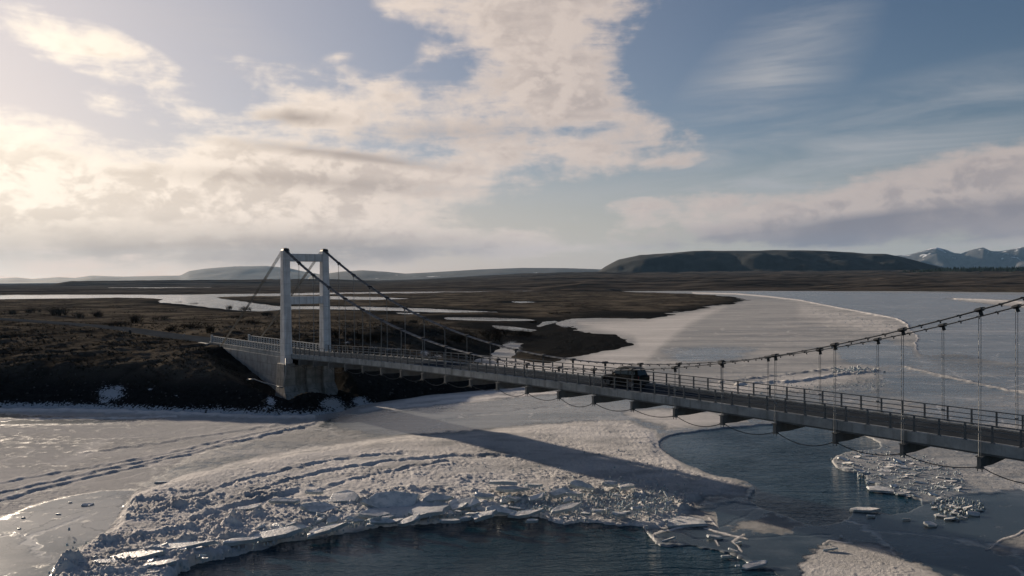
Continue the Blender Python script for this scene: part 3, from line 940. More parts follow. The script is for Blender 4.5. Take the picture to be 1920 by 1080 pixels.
    # pressure ridges, sledge tracks and pushed-up edges: (line, height, half width in pixels, snow)
    def line(pts_, hgt, hw, sn=None, trough=0.0, broken=.5):
        nonlocal z
        d = sdist(px + j2 * 3, py + j * 3.0 * np.clip(ppm / 20, .1, 1), pts_, closed=False)
        r = np.exp(-(d / hw) ** 2) * (1 - broken + broken * np.clip(.5 + fbm(x / 1.3, y / 1.3, 2, 301), 0, 1.4))
        z = z + hgt * r
        if trough:
            d2 = sdist(px + j2 * 3, py - hw * 1.9 + j * 3.0, pts_, closed=False)
            z = z - trough * np.exp(-(d2 / hw) ** 2) * np.clip(.8 + .8 * fbm(x / 1.2, y / 1.2, 3, 302), .25, 1.4)
        if sn is not None:
            snow[:] = np.maximum(snow, sn * np.exp(-(d / (hw * 1.3)) ** 2))
    line([(-250, 1000), (0, 938), (100, 912), (200, 888), (300, 865), (400, 840), (500, 816), (590, 794)], .13, 1.7, .7, .09, .7)
    line([(-250, 985), (0, 925), (120, 898), (240, 872), (330, 852), (430, 830), (560, 801)], .12, 1.6, .7, .09, .7)
    line([(-250, 960), (0, 905), (150, 880), (280, 858), (420, 826), (540, 800)], .10, 1.5, .7, .08, .9)
    line([(160, 850), (260, 836), (400, 815), (540, 794)], .10, 1.6, None, .05)
    line([(290, 975), (360, 945), (440, 916), (520, 895), (600, 876), (690, 864), (760, 858)], .12, 1.8, None, .16, 1.0)
    line([(470, 935), (560, 905), (640, 888), (740, 872), (860, 862), (960, 858)], .12, 1.8, None, .16, 1.0)
    line([(600, 930), (680, 905), (760, 888), (840, 872)], .12, 1.8, None, .14, 1.0)
    line([(360, 985), (460, 955), (560, 930)], .2, 3, None, .15)
    line([(1300, 549.8), (1380, 551.3), (1440, 556.5), (1500, 563.5), (1560, 575.5), (1620, 586.8), (1680, 598), (1700, 607), (1705, 617)], .35, 1.3, 1.0, 0, .2)
    line([(1710, 622), (1722, 632), (1715, 645), (1718, 656)], .15, 1.4, 1.0, 0, .2)
    line([(1790, 561), (1850, 563), (1925, 568), (2100, 575)], .5, 1.4, .9, 0, .2)
    line([(1350, 717), (1420, 709), (1500, 700), (1566, 691)], .3, 1.2, .2, 0, .8)
    line([(1380, 722), (1500, 715), (1580, 702), (1640, 697)], .35, 1.5, .6, 0, .3)
    line([(820, 790), (900, 778), (1000, 768), (1090, 760)], -.08, 1.2, None)
    line([(733, 773), (850, 757), (960, 748), (1050, 741)], -.10, 1.6, None)
    line([(1700, 690), (1790, 712), (1900, 735), (2100, 760)], .25, 2.5, .5, 0, .3)
    line([(0, 788), (150, 786), (240, 786), (330, 783)], .10, 2.0, .8, 0, .7)
    line([(-250, 770), (0, 772), (150, 772), (260, 775), (380, 780), (500, 785), (590, 785)], .35, 4.0, .8, 0, .5)

    for ln in ([(1224, 1012), (1227, 1001), (1258, 996), (1290, 988)], [(1322, 992), (1345, 998), (1372, 1006), (1400, 1010)], [(1394, 1003), (1373, 1017), (1390, 1034)], [(1341, 1012), (1346, 1024)], [(1330, 975), (1345, 988)],
               [(1250, 990), (1256, 982)], [(1545, 1022), (1556, 1016), (1600, 1018)], [(1850, 1030), (1880, 1012), (1920, 996)]):
        line(ln, .05, 1.3, .95, 0, .5)
    for ln in ([(1346, 990), (1380, 976), (1408, 962), (1440, 948)], [(1300, 1010), (1420, 1008), (1560, 1004)], [(1440, 952), (1480, 955)]):
        line(ln, -.03, 1.1, None, 0, .3)
    # edge falls to the water
    e = ss(water, 1.6, -.4)
    thinm = ss(sdist(px, py, thin), -4, 6)
    z = np.maximum(z, .02)
    z = z * e - (1 - e) * .25
    keep = (water < 3.5) & (sdL < 2.5 + .02 * y)
    Q = grid_quads(len(py1), len(px1), keep)
    V = np.stack([x, y, z], -1)
    V, Q, A = compact(V, Q, {'snow': np.clip(snow, 0, 1), 'dark': np.clip(dark, 0, 1)})
    o = struct(link('river_ice', np_mesh('river_ice', V, Q, A), M['ice']))
    return o


ICE = build_ice()


# broken slabs, each lifted and tilted out of the ice
def slab_mesh(seed, thick):
    import bmesh
    r = random.Random(seed)
    n = r.randint(6, 10); prof = []; sq = r.uniform(.6, .95)
    for k in range(n):
        a = 2 * math.pi * (k + r.uniform(-.3, .3)) / n
        rr = r.uniform(.36, .60) * (.72 if r.random() < .22 else 1)
        prof.append((math.cos(a) * rr, math.sin(a) * rr * sq))
    bm = bmesh.new()
    vs = [bm.verts.new((p[0], p[1], 0)) for p in prof]
    f = bm.faces.new(vs)
    ext = bmesh.ops.extrude_face_region(bm, geom=[f])
    top = [v for v in ext['geom'] if isinstance(v, bmesh.types.BMVert)]
    for v in top:
        v.co.z += thick * r.uniform(.8, 1.15); v.co.x *= r.uniform(.9, 1.0); v.co.y *= r.uniform(.9, 1.0)
    bmesh.ops.recalc_face_normals(bm, faces=bm.faces)
    bmesh.ops.bevel(bm, geom=[e_ for e_ in bm.edges], offset=.008, segments=1, affect='EDGES', clamp_overlap=True)
    for v in bm.verts:
        v.co += Vector((r.uniform(-1, 1), r.uniform(-1, 1), r.uniform(-1, 1))) * .008
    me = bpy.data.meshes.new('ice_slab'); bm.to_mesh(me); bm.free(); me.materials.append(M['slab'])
    return me


SLAB_T = [.12] * 12
SLABS = [slab_mesh(900 + k, t_) for k, t_ in enumerate(SLAB_T)]
rs = random.Random(77)


def put_slab(px, py, wpx, asp=.8, tilt=(0, 0), yaw=0.0, k=None, lift=.25, zs=None):
    P = g(np.array(px), np.array(py), .55)
    inl = sdist(np.array([px], float), np.array([py], float), LOBE)[0] > 4
    lift = lift + (.28 if inl else 0) if inl else min(lift, .10) * .8
    size = wpx * P[1] / FPX
    o = link('ice_slab', SLABS[k if k is not None else rs.randrange(len(SLABS))], None, ICE)
    o.location = (P[0], P[1], lift)
    o.rotation_euler = Euler((math.radians(tilt[0]), math.radians(tilt[1]), math.radians(yaw)), 'XYZ')
    th = (.10 + .05 * min(size, 3.0)) * rs.uniform(.8, 1.25) if inl else .07 + .04 * min(size, 2.5)
    o.scale = (size, size * asp, th / SLAB_T[SLABS.index(o.data)])
    return o


# the large ones one can pick out: x, y, width in pixels, aspect, tilt about x / y, yaw, shape, lift
for a in [
    (600, 958, 78, .75, (14, 6), 10, 0, .35), (648, 940, 76, .7, (20, -6), -8, 2, .50), (735, 948, 118, .45, (38, 4), 6, 1, .55), (815, 944, 66, .5, (36, -6), -5, 4, .55), (872, 951, 74, .55, (28, -10), -12, 3, .5),
    (945, 918, 70, .8, (-8, 3), 4, 2, .75), (1000, 922, 44, .7, (-6, 6), 12, 7, .7), (960, 926, 64, .5, (4, 0), 0, 0, .55), (700, 968, 74, .6, (10, 8), 12, 7, .35), (800, 965, 96, .55, (8, -6), 0, 10, .35),
    (520, 1004, 108, .42, (12, -10), 8, 3, .3), (446, 1020, 82, .4, (8, -6), 10, 4, .3), (600, 1000, 60, .4, (10, -14), 20, 2, .3), (618, 994, 74, .4, (6, -10), 22, 0, .25), (715, 982, 66, .45, (30, 6), 4, 6, .35),
    (770, 980, 48, .5, (24, -20), 0, 1, .35), (845, 979, 52, .3, (6, 2), 6, 8, .25), (905, 972, 62, .5, (16, -14), -10, 10, .35), (935, 962, 84, .5, (16, 12), 10, 4, .35), (985, 966, 70, .45, (10, -8), 6, 0, .3),
    (250, 1046, 140, .35, (8, -5), 6, 7, .3), (330, 1030, 150, .3, (6, -4), 9, 0, .3), (300, 1062, 70, .4, (10, -8), 12, 3, .3), (200, 1056, 66, .4, (6, 4), 6, 8, .25), (130, 1060, 60, .35, (5, 3), 14, 6, .3),
    (540, 946, 66, .35, (16, 0), -4, 5, .45), (470, 958, 56, .4, (10, -4), 0, 9, .4), (590, 930, 46, .35, (14, 4), 4, 8, .5), (1010, 938, 40, .6, (18, -12), 10, 9, .45), (960, 944, 36, .6, (10, 24), 40, 5, .5),
    (905, 936, 50, .5, (20, 10), 15, 11, .5), (1050, 930, 46, .6, (24, -16), 10, 3, .5), (1085, 918, 54, .6, (26, 10), -10, 4, .55), (1075, 932, 44, .5, (8, 6), 0, 7, .45), (1145, 914, 34, .7, (14, 4), 0, 1, .5),
    (1175, 918, 40, .6, (10, -8), 20, 2, .45), (1060, 955, 80, .4, (12, -8), 20, 7, .3), (1000, 978, 30, .5, (12, 6), 30, 5, .25), (1215, 968, 46, .34, (22, 30), 68, 6, .35), (1196, 958, 36, .4, (18, 12), 30, 9, .35),
    (1250, 932, 22, .3, (30, 40), -60, 2, .4), (1160, 965, 40, .5, (8, 4), 10, 10, .25), (1120, 960, 30, .6, (10, 8), 30, 11, .3),
    (1285, 968, 100, .7, (2, -2), 8, 2, .12), (1255, 1000, 44, .12, (4, -8), 24, 8, .12), (1340, 995, 36, .4, (6, 4), -14, 3, .1), (1375, 1020, 30, .22, (4, 4), -50, 8, .1), (1385, 1006, 26, .2, (4, 4), 36, 8, .1),
    (1420, 1046, 62, .45, (14, -8), 16, 5, .16), (1384, 1048, 12, .8, (6, 4), 0, 9, .12), (1360, 1030, 26, .5, (2, 2), 10, 6, .08),
    (1558, 1018, 40, .12, (2, -6), 8, 8, .10), (1556, 1008, 5, .6, (70, 0), 0, 2, .3), (1578, 994, 7, .8, (5, 5), 0, 9, .1),
    (1620, 945, 70, .5, (3, -3), -12, 7, .06), (1635, 957, 20, .5, (8, 6), -10, 9, .14), (1745, 972, 34, .8, (10, 8), 5, 8, .22), (1700, 962, 18, .2, (3, 0), 0, 1, .08),
    (1652, 908, 60, .8, (2, 2), -10, 2, .06), (1575, 852, 12, .9, (10, 20), 0, 9, .2), (1586, 853, 8, .9, (20, 10), 0, 11, .25), (1628, 846, 24, .5, (12, -4), 0, 5, .14), (1662, 830, 8, 1.2, (40, 10), 60, 11, .3),
    (305, 896, 46, .25, (8, 0), 8, 6, .25), (165, 937, 24, .7, (10, 6), 10, 9, .2), (132, 932, 8, .8, (6, 0), 0, 5, .15), (110, 953, 12, .5, (4, 0), 0, 2, .12), (44, 960, 9, .6, (4, 0), 0, 5, .12), (36, 980, 7, .6, (0, 0), 0, 9, .12),
]:
    put_slab(a[0], a[1], a[2], a[3], (a[4][0] * .95, a[4][1] * .9), a[5], a[6], a[7] * 1.0)
# smaller blocks crowded along the broken edge
edge = np.array([(120, 1058), (220, 1052), (330, 1040), (430, 1020), (520, 1000), (600, 985), (690, 972), (800, 962), (900, 955), (980, 950), (1060, 948), (1130, 945), (1200, 950), (1260, 940)], float)
for k in range(120):
    u = rs.random() * (len(edge) - 1); i0 = int(u); p = edge[i0] * (1 - u + i0) + edge[min(i0 + 1, len(edge) - 1)] * (u - i0)
    right = p[0] > 980
    py = p[1] + rs.gauss(0, 13 if not right else 17); pxx = p[0] + rs.gauss(0, 10)
    if sdist(np.array([pxx]), np.array([py + 4]), OPEN_S[0])[0] > 0: py -= 14
    put_slab(pxx, py, rs.choice([9, 12, 16, 20, 26, 34, 42]) * (1 if not right else .62), rs.uniform(.35, .8), (rs.gauss(9, 11), rs.gauss(0, 12)), rs.uniform(-50, 70), None, rs.uniform(.16, .42))
# the raft of broken pieces in the right-hand pool
RAFT = [(1556, 860), (1600, 846), (1690, 848), (1760, 858), (1800, 885), (1815, 912), (1780, 925), (1700, 930), (1650, 905), (1575, 880)]
RAFT2 = [(1770, 930), (1840, 938), (1850, 955), (1800, 968), (1765, 960), (1740, 944)]
n_ = 0
while n_ < 95:
    in2 = n_ >= 72
    px, py = (rs.uniform(1740, 1855), rs.uniform(928, 970)) if in2 else (rs.uniform(1555, 1820), rs.uniform(845, 932))
    if sdist(np.array([px]), np.array([py]), RAFT2 if in2 else RAFT)[0] < 0: continue
    put_slab(px, py, rs.choice([8, 10, 14, 18, 24, 30]), rs.uniform(.2, .7), (rs.uniform(-4, 26), rs.uniform(-18, 18)), rs.gauss(-22, 25), None, rs.uniform(.06, .2))
    n_ += 1


def crushed_ice():
    """fine rubble between the slabs and in the ridges upstream: too small and many to tell apart"""
    r = random.Random(31); mb = MB()
    zones = []
    for k in range(1900):
        u = r.random() * (len(edge) - 1); i0 = int(u); p = edge[i0] * (1 - u + i0) + edge[min(i0 + 1, len(edge) - 1)] * (u - i0)
        py = p[1] + r.gauss(-2, 16); px = p[0] + r.gauss(0, 14)
        if sdist(np.array([px]), np.array([py + 5]), OPEN_S[0])[0] > 0: continue
        zones.append((px, py, r.uniform(2, 7), .42))
    for k in range(1150):
        px, py = (r.uniform(1555, 1820), r.uniform(845, 932)) if k < 860 else (r.uniform(1740, 1855), r.uniform(928, 970))
        if sdist(np.array([px]), np.array([py]), RAFT if k < 860 else RAFT2)[0] < 0: continue
        zones.append((px, py, r.uniform(2, 6), .1))
    for k in range(700):
        u = r.random()
        px = 1330 + 330 * u; py = 735 - 14 * u + r.gauss(0, 11) * (1.1 - u * .5)
        zones.append((px, py, r.uniform(1.5, 4), .06))
    for k in range(260):
        px = r.gauss(1602, 20); py = r.gauss(695.5, 2.6); zones.append((px, py, r.uniform(2, 6), .15))
    for k in range(140):
        px = r.uniform(1520, 1690); py = 578 + (px - 1520) * .2 + abs(r.gauss(0, 7)); zones.append((px, py, r.uniform(1, 2.6), .10))
    for k in range(200):
        px = r.uniform(0, 1300); py = r.uniform(840, 960)
        if sdist(np.array([px]), np.array([py]), LOBE)[0] < 10: continue
        zones.append((px, py, r.uniform(2, 4.5), .55))
    for px, py, wpx, z0 in zones:
        P = g(np.array(px), np.array(py), z0); s_ = wpx * P[1] / FPX * .5
        n = r.randint(4, 5); rot = r.uniform(0, 6.28); hz = s_ * r.uniform(.35, 1.1); tx, ty = r.uniform(-.5, .5), r.uniform(-.5, .5)
        b = []; t = []
        for q in range(n):
            a = rot + 6.283 * q / n; rr = s_ * r.uniform(.6, 1.15); X, Yv = math.cos(a) * rr, math.sin(a) * rr * .7
            b.append((P[0] + X, P[1] + Yv, z0 - .10)); t.append((P[0] + X * .7, P[1] + Yv * .7, z0 + hz + X * tx + Yv * ty))
        mb.add(b + t, [tuple(range(n, 2 * n))] + [(q, (q + 1) % n, n + (q + 1) % n, n + q) for q in range(n)])
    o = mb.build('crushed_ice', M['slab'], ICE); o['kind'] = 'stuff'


crushed_ice()

# ------------------------------------------------------------------ the suspension bridge
SPAN = 25 * PANEL
BR = empty('suspension_bridge', (BX, BY, 0), math.atan2(ES[1], ES[0]))
tag(BR, 'white towered suspension bridge with narrow concrete deck crossing the icy river', 'bridge')
WC = BW / 2
S_END = 21 * PANEL + 4 * PANEL
T_OUT = .34                                  # outer face of the edge girder, from the cable plane


def deck_line(s0, s1, t, dz, step=2.18):
    n = max(1, int(round((s1 - s0) / step)))
    return [(s0 + (s1 - s0) * k / n, t, deck_bottom(s0 + (s1 - s0) * k / n) + dz) for k in range(n + 1)]


def sweep(profile, s0, s1, step=2.18):
    """profile in (t, dz) swept along the deck line"""
    line_ = deck_line(s0, s1, 0, 0, step); n = len(profile); V = []; F = []
    for (s, _, z) in line_:
        V += [(s, p[0], z + p[1]) for p in profile]
    for i in range(len(line_) - 1):
        for k in range(n):
            F.append((i * n + k, i * n + (k + 1) % n, (i + 1) * n + (k + 1) % n, (i + 1) * n + k))
    F += [tuple(range(n)), tuple(range((len(line_) - 1) * n, len(line_) * n))[::-1]]
    mb = MB(); mb.add(V, F); return mb


# tower
tower = empty('tower', parent=BR)
tower['label'] = 'white concrete portal tower with two crossbeams'
LEG_TOP = H + 4.25
for t in (0.0, BW):
    mb = MB()
    mb.frustum((-.83, .83, t - .60, t + .60, 5.2), (-.44, .44, t - .52, t + .52, LEG_TOP))
    mb.build('tower_leg', M['tower'], tower, bevel=.05)
    mb = MB(); mb.frustum((-.50, .50, t - .50, t + .50, LEG_TOP), (-.34, .40, t - .42, t + .42, LEG_TOP + .26))
    mb.box(-.42, .46, t - .36, t + .36, LEG_TOP + .26, LEG_TOP + .36)
    mb.build('cable_saddle', M['clamp'], tower, bevel=.03)
for z0, z1, hw in ((H + 2.72, H + 3.85, .42), (H - 3.52, H - 2.38, .52)):
    mb = MB(); mb.box(-hw, hw, .50, BW - .50, z0, z1)
    mb.build('crossbeam', M['tower'], tower, bevel=.05)
# pier under the tower
pier = empty('pier', parent=BR)
pier['label'] = 'weathered concrete pier with flared footing'
for t in (0.0, BW):
    mb = MB()
    mb.frustum((-1.45, 1.12, t - .92, t + .92, 2.6), (-1.35, 1.02, t - .84, t + .84, 5.75))
    mb.frustum((-1.75, 3.3, t - 1.30, t + 1.30, -.6), (-1.45, 1.12, t - .92, t + .92, 2.6))
    mb.build('pedestal', M['pier'], pier, bevel=.06)
mb = MB(); mb.box(-1.2, .35, .84, BW - .84, 2.0, 5.4); mb.frustum((-1.4, 1.9, 1.0, BW - 1.0, -.6), (-1.2, .35, .85, BW - .85, 2.5))
mb.build('pier_wall', M['pier'], pier, bevel=.04)
mb = MB(); mb.box(.355, .95, WC - .36, WC + .36, 2.4, 5.3); mb.frustum((.355, 2.05, WC - .5, WC + .5, -.6), (.355, .95, WC - .36, WC + .36, 2.4))
mb.build('buttress', M['pier'], pier, bevel=.04)
# drain pipe
mb = MB()
mb.tube([(1.2, -.62, 6.6), (1.22, -.66, 4.6), (1.24, -1.06, 2.55), (1.1, -1.12, 2.42), (-.3, -1.12, 2.4), (-1.75, -1.15, 2.5), (-3.4, -1.9, 2.75), (-5.2, -2.7, 3.2), (-6.4, -3.3, 3.1)], .085, 8)
mb.build('drain_pipe', M['pipe'], BR, smooth=True)

# approach: solid side walls and abutment
for t, nm in ((T_OUT + .06, 'near'), (BW - T_OUT - .06, 'far')):
    mb = MB(); mb.box(-31.0, -.86, t - .16, t + .16, -.5, deck_bottom(0) - .002)
    mb.build('approach_wall', M['wall'], BR, bevel=.03)
mb = MB(); mb.box(-35.2, -31.2, -.45, .9, 4.2, 6.85); mb.build('abutment', M['wall'], BR, bevel=.06)
mb = MB(); mb.box(-33.6, -26.5, -2.3, -.8, 4.0, 5.75); mb.build('anchor_block', M['wall'], BR, bevel=.06)
mb = MB(); mb.box(-36.4, -29.5, BW - .9, BW + .75, 4.2, 6.8); mb.build('abutment', M['wall'], BR, bevel=.06)

# deck
deck = sweep([(T_OUT + .42, .30), (BW - T_OUT - .42, .30), (BW - T_OUT - .42, .52), (WC, .56), (T_OUT + .42, .52)], -32.0, S_END).build('deck', M['road'], BR)
for side, t0, t1 in ((0, T_OUT, T_OUT + .42), (1, BW - T_OUT - .42, BW - T_OUT)):
    gd = empty('edge_girder', parent=BR)
    a, b = (t0, t1)
    sweep([(a, 0), (b - .001, .0), (b - .001, .66), (a, .66)] if side == 0 else [(a + .001, 0), (b, .0), (b, .66), (a + .001, .66)], -31.6, -.86).build('girder_segment', M['girder'], gd, bevel=.02)
    for k in range(25):
        s0 = k * PANEL + (0 if k else -.84); s1 = (k + 1) * PANEL - .02
        sweep([(a, 0), (b - .001, 0), (b - .001, FASCIA), (a, FASCIA)] if side == 0 else [(a + .001, 0), (b, 0), (b, FASCIA), (a + .001, FASCIA)], s0, s1).build('girder_segment', M['girder'], gd)
    # lower steel flange
    sweep([(a + .05, -.12), (b - .05, -.12), (b - .05, -.001), (a + .05, -.001)], .2, S_END).build('bottom_flange', M['beam'], gd)

# floor beams with their hangers, clamps and the sagging service cable
beam_me = None
for k in range(1, 25):
    s = k * PANEL; z = deck_bottom(s)
    if beam_me is None:
        mb = MB()
        prof = [(-.16, -.02), (BW + .16, -.02), (BW + .16, -.62), (BW - 1.6, -.74), (1.6, -.74), (-.16, -.62)]
        mb.prism([(p[0], p[1] - .121) for p in prof], 0, -.11, .11)
        mb.box(-.19, .19, -.2, BW + .2, -.135 - .045, -.135)
        for t in (-.04, BW + .04):
            mb.box(-.20, .20, t - .10, t + .10, -.86, -.741 - .01)
            for ds in (-.12, .12): mb.tube([(ds, t, -.741), (ds, t, -1.02)], .028, 6)
        beam_me = mb.mesh('floor_beam'); beam_me.materials.append(M['beam'])
    o = link('floor_beam', beam_me, None, BR); o.location = (s, 0, z)

# main cables: six parallel strands a side
strand_off = [-.235, -.141, -.047, .047, .141, .235]
clamp_mb = MB()
clamp_mb.prism([(-.33, .0), (-.20, .13), (.20, .13), (.33, .0), (.24, -.07), (.09, -.10), (-.09, -.10), (-.24, -.07)], 0, -.16, .16)
clamp_mb.box(-.09, .09, -.06, .06, -.34, -.10); clamp_mb.box(-.30, .30, -.05, .05, .02, .10)
clamp_me = clamp_mb.mesh('cable_clamp'); clamp_me.materials.append(M['clamp'])
sp = MB(); sp.box(-.04, .04, -.27, .27, -.05, .05); sp.box(-.035, .035, -.03, .03, -.16, -.065)
spacer_me = sp.mesh('cable_spacer'); spacer_me.materials.append(M['clamp'])
for t in (0.0, BW):
    mc = empty('main_cable', parent=BR)
    mc['label'] = 'main cable of six parallel steel strands'
    for off in strand_off:
        sp_pts = [(.40 + (SPAN - .8) * k / 100, t + off, cable_z(.40 + (SPAN - .8) * k / 100)) for k in range(101)]
        back = [(-27.5, t + off * .6, 5.4), (-13.5, t + off * .8, (5.4 + LEG_TOP + .32) / 2), (-.42, t + off, LEG_TOP + .32)]
        mb = MB(); mb.tube(sp_pts, .032, 6)
        mb.build('cable_strand', M['cable'], mc, smooth=True)
        mb = MB(); mb.tube(back + [(.1, t + off, LEG_TOP + .42), (.42, t + off, cable_z(.40) + .02)], .022, 6)
        mb.build('backstay_strand', M['stay'], mc, smooth=True)
    for k in range(1, 25):
        s = k * PANEL; z = cable_z(s); sl = math.atan((cable_z(s + .5) - cable_z(s - .5)))
        o = link('cable_clamp', clamp_me, None, mc); o.location = (s, t, z); o.rotation_euler = (0, -sl, 0)
    for k in range(25):
        for q in (1, 2, 3):
            s = (k + q / 4) * PANEL; sl = math.atan((cable_z(s + .5) - cable_z(s - .5)))
            o = link('cable_spacer', spacer_me, None, mc); o.location = (s, t, cable_z(s)); o.rotation_euler = (0, -sl, 0)
    for k in range(1, 25):
        s = k * PANEL; zt = cable_z(s) - .2; zb = deck_bottom(s) - .9
        mb = MB()
        for ds in (-.06, .06): mb.tube([(s + ds, t - (.04 if t == 0 else -.04), zb), (s + ds, t, zt)], .018, 5)
        if zt - zb > 2.3:
            mb.box(s - .10, s + .10, t - .05, t + .05, zb + 2.1, zb + 2.22)
        mb.build('hanger', M['rod'], BR)
for k in range(25):
    a, b = k * PANEL + .15, (k + 1) * PANEL - .15
    za, zb = deck_bottom(a) - .80, deck_bottom(b) - .80
    sag = (.30, .46, .40, .52, .36)[k % 5]
    mb = MB(); mb.tube([(a + (b - a) * q / 10, .02, za + (zb - za) * q / 10 - sag * 4 * (q / 10) * (1 - q / 10)) for q in range(11)], .03, 5)
    mb.build('service_cable', M['clamp'], BR, smooth=True)

# railings
post = MB()
post.box(-.05, .05, -.045, .045, 0, 1.0); post.box(-.11, .11, -.09, .09, 0, .03); post.prism([(-.03, .03), (.14, .03), (-.03, .34)], 0, -.012, .012)
post_me = post.mesh('rail_post'); post_me.materials.append(M['rail'])
apost = MB(); apost.box(-.09, .09, -.08, .08, 0, .98); apost.box(-.12, .12, -.10, .10, 0, .06)
apost_me = apost.mesh('approach_post'); apost_me.materials.append(M['rail_pale'])
rail_step = PANEL / 3
for side, t in ((0, T_OUT + .16), (1, BW - T_OUT - .16)):
    rl = empty('railing', parent=BR)
    for k in range(75):
        s = (k + .33) * rail_step
        if s < .95: continue
        o = link('rail_post', post_me, None, rl); o.location = (s, t, deck_bottom(s) + FASCIA); o.scale = (1, -1 if side else 1, 1)
        if side: o.scale = (1, 1, 1); o.rotation_euler = (0, 0, math.pi)
    for dz, wv, hv in ((1.0, .085, .06), (.67, .045, .045), (.36, .045, .045)):
        mb = MB(); mb.ribbon(deck_line(.95, S_END, t, FASCIA + dz), wv, hv); mb.build('rail', M['rail'], rl)
    s0 = -30.8 if side == 0 else -27.2
    n = int((-.95 - s0) / 1.02)
    for k in range(n + 1):
        s = s0 + k * (-.95 - s0) / n
        o = link('approach_post', apost_me, None, rl); o.location = (s, t, deck_bottom(0) + .66)
        if k == 0: o.scale = (2.0, 1.8, 1.25)
    for dz, wv, hv in ((.98, .16, .11), (.62, .09, .09), (.30, .09, .09)):
        mb = MB(); mb.ribbon([(s0, t, deck_bottom(0) + .66 + dz), (-.90, t, deck_bottom(0) + .66 + dz)], wv, hv); mb.build('rail', M['rail_pale'], rl)


# ------------------------------------------------------------------ the car
def m_paint():
    m, T, b = mat('black_car_paint')
    n = T.noise(objc(T), 6, 3, .6)
    T.l.new(T.mix(n, (.002, .003, .0035), (.005, .007, .0075)), b.inputs['Base Color'])
    b.inputs['Roughness'].default_value = .35; b.inputs['Specular IOR Level'].default_value = .10; b.inputs['Coat Weight'].default_value = 0.0; b.inputs['Coat Roughness'].default_value = .08
    return m


def m_glass():
    m, T, b = mat('car_window')
    b.inputs['Base Color'].default_value = (.02, .03, .032, 1); b.inputs['Roughness'].default_value = .06; b.inputs['IOR'].default_value = 1.5
    n = T.noise(objc(T), 3, 2, .5); T.l.new(T.smooth(n, 0, 1, .04, .1), b.inputs['Roughness'])
    return m


